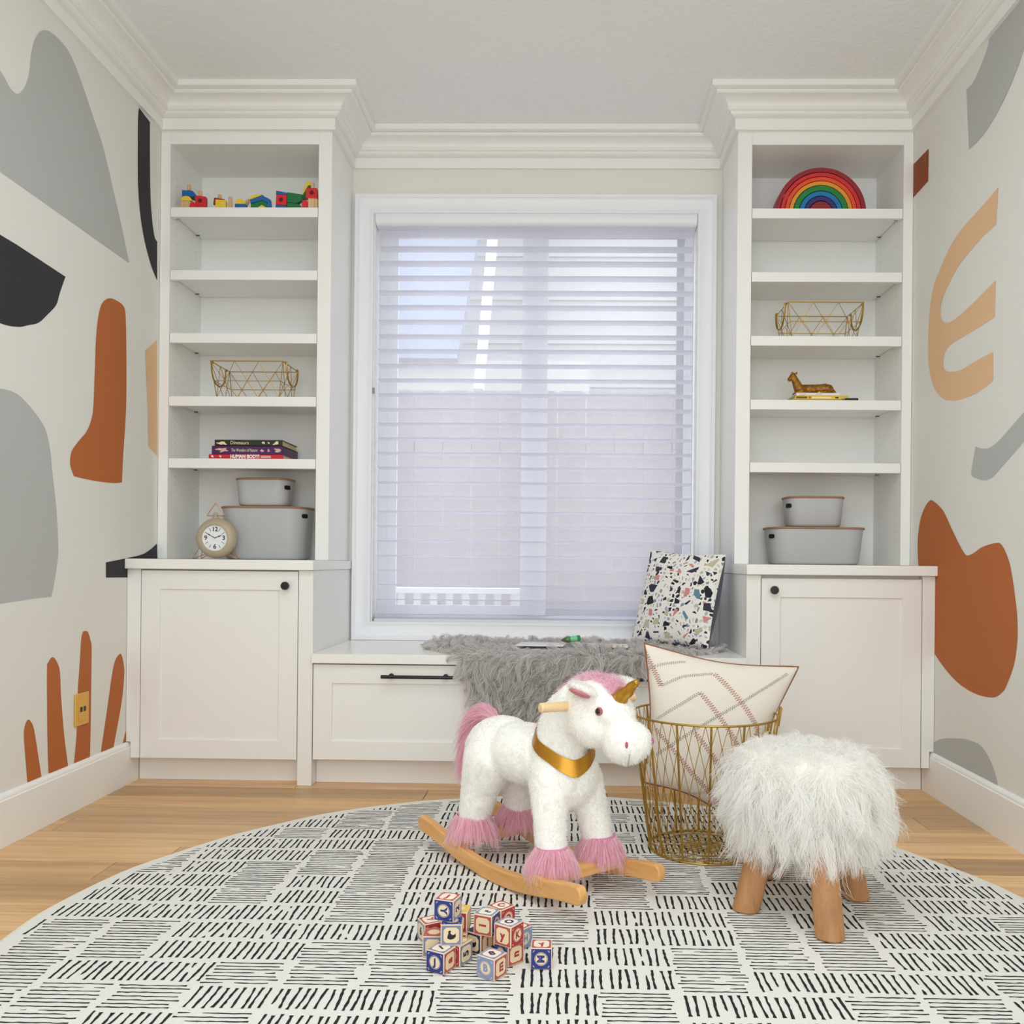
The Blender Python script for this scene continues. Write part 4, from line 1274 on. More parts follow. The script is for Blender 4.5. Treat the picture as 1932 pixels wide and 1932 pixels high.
outline_block('dark red cap slab behind the yellow square block', [(402, 385.5), (403.5, 373.5), (405, 372.6), (423, 375.5), (425, 378.5), (425, 385.5), (410, 385.5)], 0.042, 0.02, M_T['darkred'], zb=None)
peg('wooden peg rising behind the yellow square block', 413.5, 366, ZB, 0.066)
peg('lone wooden peg standing between the yellow blocks', 433.5, 370, ZB, 0.01)
outline_block('blue slab under the small yellow half round', [(443, ZB), (443, 384.5), (464, 384.5), (464, ZB)], 0.010, 0.03, M_T['blue'])
outline_block('small yellow half round on the blue slab', arc(452.5, 384.3, 9.8, 10.2, 0, 180), 0.010, 0.03, M_T['yellow'])
t = peg('wooden peg leaning behind the small yellow half round', 459.5, 373.5, ZB, 0.045); t.rotation_euler.y = math.radians(24)
outline_block('yellow triangle at the foot of the roof shaped stack', [(486, ZB), (487, 390.5), (494, 386.2), (501, 390.5), (502, ZB)], 0.004, 0.03, M_T['yellow'])
outline_block('green gable block in the roof shaped stack', [(472, ZB), (473, 384.5), (495.5, 377.8), (506, 384.5), (506, ZB), (503, ZB), (494, 386), (485, ZB)], 0.008, 0.034, M_T['green'])
outline_block('blue gable block near the top of the roof shaped stack', [(472, 383.8), (472, 376.5), (494, 368.2), (509, 375.5), (509.5, 385.5), (506.5, 384.2), (495.5, 377.4)], 0.008, 0.034, M_T['blue'])
outline_block('yellow curved block crowning the roof shaped stack', [(469, 376), (470, 371.5), (478, 368), (490, 366), (496, 367), (494, 367.9), (471.8, 376.2)], 0.008, 0.034, M_T['yellow'])
outline_block('small blue cylinder at the right foot of the roof shaped stack', [(503.5, ZB), (503.5, 384.5), (506, 382.5), (510, 383), (512, 385), (512, ZB)], -0.006, 0.012, M_T['blue'])
outline_block('blue slab under the red holed block, right half of the shelf', [(519.5, ZB), (520, 386.9), (540, 387.5), (540, ZB)], 0.008, 0.036, M_T['blue'])
outline_block('red holed block between two blue slabs', [(520, 386.5), (521, 366.8), (540.6, 367.2), (540, 387)], 0.008, 0.036, M_T['red'], hole=(530, 376.5))
outline_block('blue slab on top of the red holed block', [(520.5, 366.4), (520.8, 359.3), (540.6, 363), (540.6, 366.9)], 0.008, 0.036, M_T['blue'])
outline_block('upper green half round leaning right of the red holed block', [(541.2, 382), (541.2, 362.3), (569.5, 366.5), (569.5, 377.5), (560, 383)], 0.012, 0.034, M_T['green'])
outline_block('lower green half round on the shelf right of the red holed block', [(541.2, ZB), (541.2, 382.4), (560, 383.4), (566, 386.2), (567.5, ZB)], 0.012, 0.034, M_T['green'])
outline_block('red cylinder standing at the right end of the shelf', [(569, ZB), (569.5, 380), (572, 377), (579, 377.6), (580, 381), (580, ZB)], 0.002, 0.022, M_T['red'])
outline_block('cube of bundled plain wooden slats at the right end', [(581, ZB), (581.5, 373.6), (599, 374.6), (599, ZB)], -0.006, 0.036, M_TW)
outline_block('red holed block on the slat cube at the right end', [(577, 374), (577.5, 355), (597.5, 354.5), (598.5, 374.2)], 0.002, 0.034, M_T['red'], hole=(588, 363.5))
peg('wooden peg on the upper right red holed block', 589, 343.5, 354.6, 0.012)
outline_block('green bar slanting under the yellow bar at the right end', [(568.5, 376.5), (569.5, 370), (582, 350.5), (586.5, 352), (576.5, 368), (576.5, 376.5)], 0.044, 0.028, M_T['green'])
outline_block('yellow bar slanting up at the right end of the shelf', [(568, 368.5), (579, 341.5), (586.5, 342.5), (588.5, 349.5), (581.5, 349.8), (570, 369.2)], 0.044, 0.028, M_T['yellow'])

# ---------------------------------------------------------------- alphabet blocks on the rug
AB = 0.0415
M_BLOCK = mat('cream_block_wood', '#E2CDB2', 0.5)
M_IV = mat('ivory_print', '#E6D2AE', 0.55)
BC = {k: mat('print_' + k, c, 0.5) for k, c in dict(blue='#26357F', red='#A8323A', brick='#B0524A', slate='#8390B5', grey='#7C84A0', navy='#20264E', yellow='#E0BE3C', tan='#C9A57E').items()}
FACE = {'front': Matrix.Translation((0, -AB / 2, AB / 2)) @ Matrix.Rotation(PI / 2, 4, 'X'),
        'right': Matrix.Translation((AB / 2, 0, AB / 2)) @ Matrix.Rotation(PI / 2, 4, 'Z') @ Matrix.Rotation(PI / 2, 4, 'X'),
        'top': Matrix.Translation((0, 0, AB))}
block_mesh = None


def flat(name, polys, mw, z, m, parent):
    vs, fs = [], []
    for p in polys:
        k = len(vs); vs += [mw @ Vector((a, b, z)) for a, b in p]; fs.append(tuple(range(k, k + len(p))))
    me = bpy.data.meshes.new(name); me.from_pydata([tuple(v) for v in vs], [], fs); me.update()
    return link_mesh(name, me, m, parent, smooth=False)


def ring_poly(r0, r1, n=28):
    return [[(r0 * math.cos(a), r0 * math.sin(a)), (r1 * math.cos(a), r1 * math.sin(a)), (r1 * math.cos(b), r1 * math.sin(b)), (r0 * math.cos(b), r0 * math.sin(b))]
            for a, b in [(2 * PI * k / n, 2 * PI * (k + 1) / n) for k in range(n)]]


def octa(h, c):
    return [(-h, -h + c), (-h + c * 0.45, -h + c * 0.45), (-h + c, -h), (h - c, -h), (h - c * 0.45, -h + c * 0.45), (h, -h + c), (h, h - c), (h - c * 0.45, h - c * 0.45), (h - c, h), (-h + c, h), (-h + c * 0.45, h - c * 0.45), (-h, h - c)]


SWAN = [(-0.008, -0.006), (-0.002, -0.0085), (0.005, -0.007), (0.009, -0.002), (0.0085, 0.004), (0.006, 0.001), (0.002, 0.0005), (-0.002, 0.004), (-0.0005, 0.008), (-0.003, 0.0095), (-0.0065, 0.007), (-0.0055, 0.004), (-0.007, 0.0)]


def abc(label, px, py, lvl, tv, faces, z=None):
    """block whose near upright edge meets its base at a pixel; tv = turn seen from the lens"""
    z = RUG_Z + 0.0003 + lvl * (AB + 0.0004)
    E = W(px, py, Z=z)
    th = math.radians(tv) + math.atan((px - 1064) / 1680.0)
    Lv, Rv = Vector((-math.cos(th), math.sin(th), 0)), Vector((math.sin(th), math.cos(th), 0))
    c = E + (Lv + Rv) * AB / 2
    t = thing('alphabet_block', label, 'alphabet block', (c.x, c.y, z), -th, 'alphabet blocks on the rug')
    global block_mesh
    if block_mesh is None:
        block_mesh = MB().box(-AB / 2, AB / 2, -AB / 2, AB / 2, 0, AB).mesh('cube')
    link_mesh('cube', block_mesh, M_BLOCK, t, 0.0014)
    for f, style, colr, glyph, rot in faces:
        mw = FACE[f]; m = BC[colr]; h = AB / 2 - 0.0022
        if style == 'solid':
            flat('printed_panel', [[(-h - 0.0009, -h - 0.0009), (h + 0.0009, -h - 0.0009), (h + 0.0009, h + 0.0009), (-h - 0.0009, h + 0.0009)]], mw, 0.00012, m, t)
            orn = ring_poly(0.0122, 0.0129)
            for sx in (-1, 1):
                for sy in (-1, 1):
                    for k in range(3):
                        a, b = sx * (0.0135 + 0.0011 * k), sy * (0.0160 - 0.0012 * k)
                        orn.append([(a - 0.0007, b - 0.0007), (a + 0.0007, b - 0.0007), (a + 0.0007, b + 0.0007), (a - 0.0007, b + 0.0007)])
            flat('printed_ring', orn, mw, 0.0002, M_IV if colr != 'navy' else BC['tan'], t)
            flat('medallion', [[(0.0112 * math.cos(a), 0.0112 * math.sin(a)) for a in np.linspace(0, 2 * PI, 28, endpoint=False)]], mw, 0.00022, M_IV, t)
            gm = m; gs = 0.0185
        else:
            flat('printed_panel', [[(-h, -h), (h, -h), (h, h), (-h, h)]], mw, 0.00012, m, t)
            flat('medallion', [octa(AB / 2 - 0.0058, 0.0055)], mw, 0.0002, M_IV if f != 'top' else mat('pale_ivory_print', '#EEE0D0', 0.55), t)
            gm = {'brick': BC['red'], 'grey': BC['navy'], 'slate': BC['navy'], 'tan': BC['red']}.get(colr, m); gs = 0.0225
        if glyph == '@':
            flat('printed_swan', [SWAN], mw @ Matrix.Rotation(math.radians(rot), 4, 'Z'), 0.0003, mat('black_print', '#1B1B20', 0.5), t)
        elif glyph:
            me = text_mesh(glyph, gs, 0.0, 0.0011); me.materials.clear()
            me.transform(mw @ Matrix.Translation((0, 0, 0.00032)) @ Matrix.Rotation(math.radians(rot), 4, 'Z'))
            link_mesh('letter', me, gm, t, smooth=False)
    return t


abc('blue J block at the front left of the left pile', 837, 1841, 0, 35, [('front', 'solid', 'blue', 'J', 0), ('right', 'light', 'brick', 'a', 90), ('top', 'light', 'grey', '1', 60)])
abc('block with a dark 5 behind the blue J block', 867, 1826, 0, 38, [('front', 'solid', 'red', 'R', 0), ('right', 'light', 'grey', '5', 90), ('top', 'light', 'tan', '', 0)])
abc('block with a black swan print under the blue Y block', 871.5, 1784.5, 1, 3, [('front', 'light', 'grey', '@', 0), ('top', 'solid', 'blue', '', 0)])
abc('blue Y block topmost of the left pile', 855, 1741, 2, 24, [('front', 'solid', 'blue', 'Y', -90), ('right', 'light', 'slate', '2', 90), ('top', 'light', 'brick', 'J', 0)])
abc('red and cream block at the left end of the left pile', 801, 1783, 0, 68, [('front', 'light', 'slate', '6', 0), ('right', 'solid', 'red', 'A', 0), ('top', 'light', 'brick', 'Y', 0)])
abc('red topped block hidden behind the blue J block', 836, 1806, 0, 6, [('front', 'light', 'grey', '', 0), ('top', 'solid', 'brick', '', 0)])
abc('yellow topped block behind the blue Y block', 881, 1761, 1, 12, [('front', 'light', 'red', '', 0), ('right', 'light', 'tan', '', 0), ('top', 'solid', 'yellow', '', 0)])
abc('plain block under the yellow topped block', 880, 1802, 0, 10, [('front', 'light', 'red', '', 0), ('right', 'light', 'tan', '', 0)])
abc('dark topped block with a printed bird under the red i block', 907, 1804, 0, 40, [('front', 'light', 'navy', '@', 20), ('right', 'light', 'brick', '1', 0), ('top', 'solid', 'navy', '', 0)])
abc('block with a red i lying on its side', 928, 1769, 1, 26, [('front', 'light', 'brick', 'i', 90), ('right', 'solid', 'blue', 'G', 0), ('top', 'light', 'slate', 't', 60)])
abc('block with a pale C on top at the back of the right pile', 945, 1757, 1, 45, [('front', 'light', 'tan', '', 0), ('right', 'solid', 'red', 'O', 0), ('top', 'light', 'brick', 'C', 40)])
abc('block under the C block at the back of the right pile', 945, 1798, 0, 45, [('front', 'solid', 'navy', '', 0), ('right', 'solid', 'navy', '', 0)])
abc('red y and K block topmost at the front of the right pile', 964, 1791, 1, 37, [('front', 'light', 'brick', 'y', 0), ('right', 'solid', 'red', 'K', 0), ('top', 'light', 'slate', 'O', 30)])
abc('block with a red n under the y and K block', 958, 1826, 0, 50, [('front', 'solid', 'blue', '', 0), ('right', 'light', 'brick', 'n', 90), ('top', 'light', 'tan', '', 0)])
abc('grey blue block at the back right of the right pile', 979, 1796, 0, 42, [('front', 'light', 'brick', '', 0), ('right', 'solid', 'slate', 'H', 0), ('top', 'light', 'brick', '', 0)])
abc('slate blue B block with a red m at the front', 932, 1853, 0, 37, [('front', 'solid', 'slate', 'B', 0), ('right', 'light', 'brick', 'm', 90), ('top', 'light', 'slate', '8', 60)])
abc('blue M block standing alone right of the pile', 1041, 1830, 0, 1, [('front', 'solid', 'blue', 'M', 90), ('top', 'light', 'brick', 'y', 20)])

# ---------------------------------------------------------------- cushions


class Pillow:
    def __init__(s, tl, tr, br, bl, thick, pinch=0.06, n=28, back=None):
        s.tb = back or thick
        s.c = [Vector(p) for p in (tl, tr, br, bl)]; s.t = thick; s.p = pinch; s.n = n
        nr = (s.c[1] - s.c[0]).cross(s.c[3] - s.c[0]).normalized()
        s.nr = nr if nr.y < 0 else -nr        # towards the room

    def base(s, u, v):
        a = s.c[0].lerp(s.c[1], u); b = s.c[3].lerp(s.c[2], u); p = a.lerp(b, v)
        ctr = (s.c[0] + s.c[1] + s.c[2] + s.c[3]) / 4
        w = math.sin(PI * u) ** 1.0, math.sin(PI * v) ** 1.0
        k = s.p * (w[0] * (2 * v - 1) ** 4 + w[1] * (2 * u - 1) ** 4)
        return p + (ctr - p) * k

    def at(s, u, v, side=1, off=0.0):
        tt = s.t if side > 0 else s.tb
        h = (max(0.0, 1 - abs(2 * u - 1) ** 2.3) * max(0.0, 1 - abs(2 * v - 1) ** 2.3)) ** 0.55
        wr = 0.0025 * math.sin(11 * u + 3 * v) * math.sin(9 * v + 2) * h
        return s.base(u, v) + s.nr * (side * (tt / 2 * h + off) + wr)

    def uv_of(s, p):
        """parameters of the point of the middle plane nearest a 3-D point"""
        u = v = 0.5
        for _ in range(25):
            q = s.base(u, v); e = 1e-3
            du = (s.base(u + e, v) - q) / e; dv = (s.base(u, v + e) - q) / e
            r = p - q
            a, b, c = du.dot(du), du.dot(dv), dv.dot(dv); d1, d2 = r.dot(du), r.dot(dv)
            det = a * c - b * b
            u += 0.8 * (d1 * c - d2 * b) / det; v += 0.8 * (d2 * a - d1 * b) / det
            u, v = min(max(u, -0.2), 1.2), min(max(v, -0.2), 1.2)
        return u, v

    def ray(s, px, py):
        """parameters of the front of the cushion seen at a pixel"""
        c = sum(s.c, Vector()) / 4; off = s.t * 0.30
        o = Vector((0, 0, CAM_H)); d = W(px, py, Y=1.0) - o
        k = (c + s.nr * off - o).dot(s.nr) / d.dot(s.nr)
        return s.uv_of(o + d * k - s.nr * off)

    def cover(s, name, side, m, parent):
        n = s.n; vs = []; fs = []; uv = []
        for j in range(n + 1):
            for i in range(n + 1):
                u, v = i / n, j / n
                u2, v2 = (1 - math.cos(PI * u)) / 2 * 0.6 + u * 0.4, (1 - math.cos(PI * v)) / 2 * 0.6 + v * 0.4
                vs.append(s.at(u2, v2, side)); uv.append((u2, 1 - v2))
        for j in range(n):
            for i in range(n):
                a = j * (n + 1) + i
                f = (a, a + 1, a + n + 2, a + n + 1)
                fs.append(f)
        o = origin_of(parent)
        me = bpy.data.meshes.new(name); me.from_pydata([tuple(Vector(p) - o) for p in vs], [], fs); me.update()
        l = me.uv_layers.new(name='uv')
        for k, lp in enumerate(me.loops): l.data[k].uv = uv[lp.vertex_index]
        bm = bmesh.new(); bm.from_mesh(me)
        for f in bm.faces: f.normal_update()
        tot = sum((f.normal.dot(s.nr) for f in bm.faces))
        if tot * side < 0: bmesh.ops.reverse_faces(bm, faces=bm.faces)
        bm.to_mesh(me); bm.free()
        return link_mesh(name, me, m, parent)

    def edge(s, n=24, off=0.0):
        e = [(k / n, 0) for k in range(n)] + [(1, k / n) for k in range(n)] + [(1 - k / n, 1) for k in range(n)] + [(0, 1 - k / n) for k in range(n)]
        return [s.base(u, v) for u, v in e]


def terrazzo():
    m = bpy.data.materials.new('terrazzo_print'); m.use_nodes = True
    nt = m.node_tree; b = nt.nodes['Principled BSDF']; b.inputs['Roughness'].default_value = 0.85
    tc = nt.nodes.new('ShaderNodeTexCoord')
    prev = None
    base = nt.nodes.new('ShaderNodeRGB'); base.outputs[0].default_value = lin('#E9E6E1'); prev = base.outputs[0]
    for sc, thr0, thr1, keep, pal in ((21, 0.13, 0.36, 0.76, ['#1E1E26', '#2A2A38', '#B9B4A0', '#9AA6BC', '#C98F88', '#8E8E98', '#25252E', '#CFC9BE']),
                                      (8.5, 0.17, 0.40, 0.74, ['#1F2030', '#26264A', '#C98882', '#5E8595', '#1D1D25', '#BDB79C', '#2F3140', '#2A2A3C'])):
        mp = nt.nodes.new('ShaderNodeMapping'); mp.inputs['Location'].default_value = (sc * 0.13, sc * 0.37, 0)
        nt.links.new(tc.outputs['UV'], mp.inputs[0])
        ns = nt.nodes.new('ShaderNodeTexNoise'); ns.inputs['Scale'].default_value = 2.0
        v1 = nt.nodes.new('ShaderNodeTexVoronoi'); v1.feature = 'DISTANCE_TO_EDGE'; v1.inputs['Scale'].default_value = sc
        v2 = nt.nodes.new('ShaderNodeTexVoronoi'); v2.feature = 'F1'; v2.inputs['Scale'].default_value = sc
        for v in (v1, v2):
            v.inputs['Randomness'].default_value = 1.0; v.voronoi_dimensions = '2D'
            nt.links.new(mp.outputs[0], v.inputs['Vector'])
        sep = nt.nodes.new('ShaderNodeSeparateColor'); nt.links.new(v2.outputs['Color'], sep.inputs[0])
        thr = nt.nodes.new('ShaderNodeMapRange'); thr.inputs['To Min'].default_value = thr0; thr.inputs['To Max'].default_value = thr1
        nt.links.new(sep.outputs[0], thr.inputs['Value'])
        gt = nt.nodes.new('ShaderNodeMath'); gt.operation = 'GREATER_THAN'
        nt.links.new(v1.outputs['Distance'], gt.inputs[0]); nt.links.new(thr.outputs[0], gt.inputs[1])
        kp = nt.nodes.new('ShaderNodeMath'); kp.operation = 'LESS_THAN'; kp.inputs[1].default_value = keep
        nt.links.new(sep.outputs[1], kp.inputs[0])
        mk = nt.nodes.new('ShaderNodeMath'); mk.operation = 'MULTIPLY'
        nt.links.new(gt.outputs[0], mk.inputs[0]); nt.links.new(kp.outputs[0], mk.inputs[1])
        cr = nt.nodes.new('ShaderNodeValToRGB'); cr.color_ramp.interpolation = 'CONSTANT'
        while len(cr.color_ramp.elements) < len(pal): cr.color_ramp.elements.new(0.5)
        for i, c in enumerate(pal):
            cr.color_ramp.elements[i].position = i / len(pal); cr.color_ramp.elements[i].color = lin(c)
        nt.links.new(sep.outputs[2], cr.inputs[0])
        mx = nt.nodes.new('ShaderNodeMix'); mx.data_type = 'RGBA'
        nt.links.new(mk.outputs[0], mx.inputs[0]); nt.links.new(prev, mx.inputs[6]); nt.links.new(cr.outputs[0], mx.inputs[7])
        prev = mx.outputs[2]
    nt.links.new(prev, b.inputs['Base Color'])
    return m


zb_ = 0.478
tl, tr = W(1228, 1038, Y=3.62), W(1370, 1046, Y=3.37)
bl, br = W(1190, 1207, Y=3.55), W(1336, 1209, Y=3.28)
zlow = 0.487
bl.z = br.z = zlow
P1 = Pillow(tl, tr, br, bl, 0.085, 0.045, 28, 0.24)
ter = thing('terrazzo_cushion', 'square white terrazzo print cushion leaning in the right corner of the window bench', 'cushion', (bl + br) / 2, world_parts=True)
P1.cover('front_cover', 1, terrazzo(), ter)
tag(P1.cover('back_cover', -1, mat('navy_velvet', '#0E2340', 0.8, sheen=0.3), ter), 'navy back of the cushion')

# tall gold wire basket with the zigzag pillow in it
BK = (0.395, 2.487); BR0, BR1, BZ0, BZ1 = 0.15, 0.2, RUG_Z + 0.003, 0.382
bk = thing('tall_wire_basket', 'tall round gold wire basket with a zigzag pillow, behind the furry stool', 'basket', (BK[0], BK[1], RUG_Z))


def bp(a, k, dr=0.0):
    r = BR0 + (BR1 - BR0) * k + dr
    return (r * math.cos(a), r * math.sin(a), 0.003 + (BZ1 - BZ0) * k)


circ = lambda k, dr=0.0, n=64: [bp(2 * PI * i / n, k, dr) for i in range(n)]
M_OGOLD = mat('aged_gold_wire', '#BD9A4C', 0.42, 1.0)
MB().tube(circ(1), 0.0030, 8, True).build('rim', M_OGOLD, bk)
MB().tube(circ(0), 0.0030, 8, True).build('base_ring', M_OGOLD, bk)
for r in (0.115, 0.08, 0.05, 0.025):
    MB().tube([(r * math.cos(2 * PI * i / 40), r * math.sin(2 * PI * i / 40), 0.0032) for i in range(40)], 0.0014, 6, True).build('floor_ring', M_OGOLD, bk)
for i in range(32):
    a = 2 * PI * i / 32
    pts = []
    for t in np.linspace(0, 1, 7):
        r = 0.012 + t * 0.137; aa = a + 0.5 * math.sin(t * PI) * (1 if i % 2 else -1)
        pts.append((r * math.cos(aa), r * math.sin(aa), 0.0045))
    MB().tube(pts, 0.0011, 5).build('floor_wire', M_OGOLD, bk)
NRD = 14
for i in range(NRD):
    a = 2 * PI * (i + 0.35) / NRD
    MB().tube([bp(a, 0), bp(a, 0.5, 0.0008), bp(a, 1)], 0.0031, 7).build('upright', M_OGOLD, bk)
NW = NRD * 3
rows = 6
for i in range(NW):
    for par in (0, 1):
        pts, rs = [], []
        for k in range(rows + 1):
            kk = 1 - k / rows * 0.99
            sg = 0.5 if par == 0 else -0.5
            a = 2 * PI * (i + sg * (k % 2) + 1.05 + 0.5) / NW
            p = Vector(bp(a, kk, 0.0006 if par else -0.0006)); pts.append(p); rs.append(0.0020)
            if k < rows:
                a2 = 2 * PI * (i + sg * ((k + 1) % 2) + 1.05 + 0.5) / NW
                q2 = Vector(bp(a2, 1 - (k + 1) / rows * 0.99, 0))
                for t in (0.10, 0.5, 0.90): pts.append(p.lerp(q2, t)); rs.append(0.0010)
        MB().tube(pts, rs, 5).build('diamond_wire', M_OGOLD, bk)
for a in (PI + 0.25, -0.12):
    for dz, da in ((0, 0.06), (0, -0.06)):
        pass
    pts = [bp(a - 0.09, 0.93, 0.004), bp(a - 0.09, 1.03, 0.004), bp(a - 0.07, 1.06, 0.005), bp(a + 0.07, 1.06, 0.005), bp(a + 0.09, 1.03, 0.004), bp(a + 0.09, 0.93, 0.004)]
    MB().tube(pts, 0.0026, 7).build('handle', M_OGOLD, bk)

tl, tr = W(1216, 1214, Y=2.52), W(1507, 1258, Y=2.57)
bl, br = W(1214, 1476, Y=2.455), W(1392, 1556, Y=2.45)
P2 = Pillow(tl, tr, br, bl, 0.130, 0.105, 32)
zz = thing('zigzag_pillow', 'cream pillow with rust and grey zigzag stitching standing in the tall wire basket', 'pillow', (bl + br) / 2, world_parts=True)
M_LINEN = mat('cream_linen', '#E2DACE', 0.9, bump=(600, 0.25, 2))
P2.cover('front_cover', 1, M_LINEN, zz); P2.cover('back_cover', -1, M_LINEN, zz)
MB().tube(P2.edge(), 0.0028, 8, True).build('piping', mat('brown_piping', '#8A5A3C', 0.7), zz)


def stitches(name, lines, m, wpx, step):
    mb = MB(); k = 0
    for ln in lines:
        uvs = [P2.ray(*p) for p in ln]
        for (a, b) in zip(uvs[:-1], uvs[1:]):
            pa, pb = P2.base(*a), P2.base(*b)
            n = max(2, int((pb - pa).length / step))
            du, dv = b[0] - a[0], b[1] - a[1]
            lu = (P2.base(1, .5) - P2.base(0, .5)).length; lv = (P2.base(.5, 1) - P2.base(.5, 0)).length
            L = math.hypot(du * lu, dv * lv) or 1
            nu, nv = -dv * lv / L / lu, du * lu / L / lv
            for i in range(n):
                t = (i + 0.5) / n; k += 1
                u, v = a[0] + du * t, a[1] + dv * t
                hw = wpx * random.uniform(0.8, 1.1) / 2
                sk = step * 0.9 * (1 if k % 2 else -1)
                pts = []
                for s in (-1, 0, 1):
                    uu, vv = u + nu * hw * s + du / L * sk * 0.5 * s, v + nv * hw * s + dv / L * sk * 0.5 * s
                    pts.append(P2.at(min(max(uu, 0.004), 0.996), min(max(vv, 0.004), 0.996), 1, 0.0006))
                mb.tube(pts, 0.00062, 4)
    o = mb.build(name, m, zz); o['kind'] = 'stuff'
    return o


stitches('rust_stitching', [[(1219, 1224), (1249, 1294)], [(1317, 1307), (1387, 1408), (1430, 1480)], [(1347, 1271), (1428, 1379), (1460, 1420)], [(1239, 1375), (1300, 1455), (1372, 1546)], [(1306, 1382), (1362, 1461), (1395, 1515)], [(1216, 1415), (1229, 1440)]], mat('rust_thread', '#B27467', 0.8), 0.0135, 0.0034)
stitches('grey_stitching', [[(1214, 1272), (1250, 1253), (1296, 1248)], [(1249, 1294), (1289, 1276), (1345, 1271)], [(1241, 1357), (1280, 1330), (1317, 1307)], [(1240, 1425), (1309, 1375), (1395, 1326), (1494, 1270)], [(1300, 1500), (1335, 1493), (1368, 1466)]], mat('grey_thread', '#A5A09A', 0.8), 0.0085, 0.0030)

# ---------------------------------------------------------------- furry stool
st = thing('furry_stool', 'shaggy white fur stool on chunky wooden legs at the right of the rug', 'stool', (0.567, 2.085, RUG_Z))
M_LEG = wood('peeled_wood_leg', '#A06F45', '#BC8A5C', 2, 26, 0.55, stretch=5)
SR = 0.146
prof = [(0.0001, 0.205), (0.128, 0.205), (SR - 0.004, 0.215), (SR, 0.235), (SR, 0.328), (SR - 0.006, 0.347), (SR - 0.020, 0.357), (0.09, 0.361), (0.0001, 0.362)]
seat = MB().lathe(prof, 48).build('seat_pad', mat('white_fur_backing', '#E9E6DE', 0.9), st)
LEGS = [((1566, 1770), (-0.022, -0.062)), ((1407, 1717), (-0.055, -0.020)), ((1452, 1652), None), ((1660, 1690), None)]
feet = []
for (px, py), _ in LEGS[:2]:
    feet.append(W(px, py, Z=RUG_Z))
feet.append(Vector((0.53, 2.262, RUG_Z))); feet.append(Vector((0.700, 2.125, RUG_Z)))
c0 = Vector((0.567, 2.085, 0))
for f in feet:
    d = f - c0; d.z = 0
    top = d * 0.62; bot = d
    pts = [(bot.x, bot.y, 0.0), (bot.x + (top.x - bot.x) * 0.5, bot.y + (top.y - bot.y) * 0.5, 0.11), (top.x, top.y, 0.212)]
    mb = MB()
    n = 20; vs = []
    rad = [0.0295, 0.031, 0.031, 0.030, 0.029]
    zs = [0.0, 0.004, 0.07, 0.15, 0.212]
    for z, r in zip(zs, rad):
        t = z / 0.212; cx_, cy_ = bot.x + (top.x - bot.x) * t, bot.y + (top.y - bot.y) * t
        for k in range(n):
            a = 2 * PI * k / n
            rr = (r if z > 0 else r - 0.003) * (1 + 0.03 * math.sin(3 * a + f.x * 40))
            vs.append((cx_ + rr * math.cos(a), cy_ + rr * math.sin(a), z))
    fs = [(i * n + k, i * n + (k + 1) % n, (i + 1) * n + (k + 1) % n, (i + 1) * n + k) for i in range(len(zs) - 1) for k in range(n)]
    fs += [tuple(range(n - 1, -1, -1)), tuple(range((len(zs) - 1) * n, len(zs) * n))]
    mb.add(vs, fs).build('leg', M_LEG, st)
N = 21000
p, nrm = sample(seat.data, N, lambda c, nn: np.where(nn[:, 2] < -0.5, 0.10, np.where(nn[:, 2] > 0.6, 0.75, np.where(c[:, 2] < 0.262, 2.6, 1.0))))
side = np.clip(1 - np.abs(nrm[:, 2]), 0, 1)
rad_dir = p.copy(); rad_dir[:, 2] = 0; rad_dir /= np.maximum(np.linalg.norm(rad_dir, axis=1), 1e-6)[:, None]
az = np.arctan2(p[:, 1], p[:, 0])
tang = np.stack([-np.sin(az), np.cos(az), np.zeros(N)], 1)
lock = np.sin(az * 5 + p[:, 2] * 22) + 0.8 * np.sin(az * 9 - p[:, 2] * 41 + 1.3) + 0.6 * np.sin(p[:, 0] * 60 + p[:, 1] * 47)
d = nrm * (0.75 - 0.37 * side)[:, None] + rad_dir * 0.20 + tang * (0.40 * lock)[:, None]
d[:, 2] -= 0.60 * side
d /= np.linalg.norm(d, axis=1)[:, None]
ln = np.where(nrm[:, 2] > 0.6, 0.040, 0.070)
low = (p[:, 2] < 0.262) & (nrm[:, 2] > -0.5)
ln = np.where(low, 0.064, ln)
d[low] = d[low] * np.array([0.55, 0.55, 1.0]) + np.array([0, 0, -0.35])
d /= np.linalg.norm(d, axis=1)[:, None]
strands('fur', fur_mat('white_long_fur', '#FBFAF7', '#FFFFFF', trans=0.5, clear=0.25), st, p, d, ln, zmin=0.03, grav=0.70, wave=0.25, rad=0.00085, seg=7, clumps=900, clump=0.78, jitter=0.40)

# ---------------------------------------------------------------- grey fur throw on the bench
th_ = thing('fur_throw', 'grey shaggy fur throw draped over the front of the window bench', 'throw', (0.05, 3.3, 0.47), world_parts=True)
OUT = [(-0.49, -0.26), (-0.455, -0.40), (-0.2, -0.49), (0.2, -0.50), (0.5, -0.46), (0.585, -0.30), (0.50, -0.13), (0.36, -0.05), (0.31, 0.0), (0.26, 0.03), (0.2, 0.055), (0.1, 0.12), (0.03, 0.20), (-0.05, 0.262), (-0.12, 0.272), (-0.2, 0.235), (-0.285, 0.17), (-0.325, 0.08), (-0.355, 0.015), (-0.375, -0.05), (-0.46, -0.17)]
OUT = [(p.x, p.y) for p in catmull([Vector((a, b, 0)) for a, b in OUT], 4)]


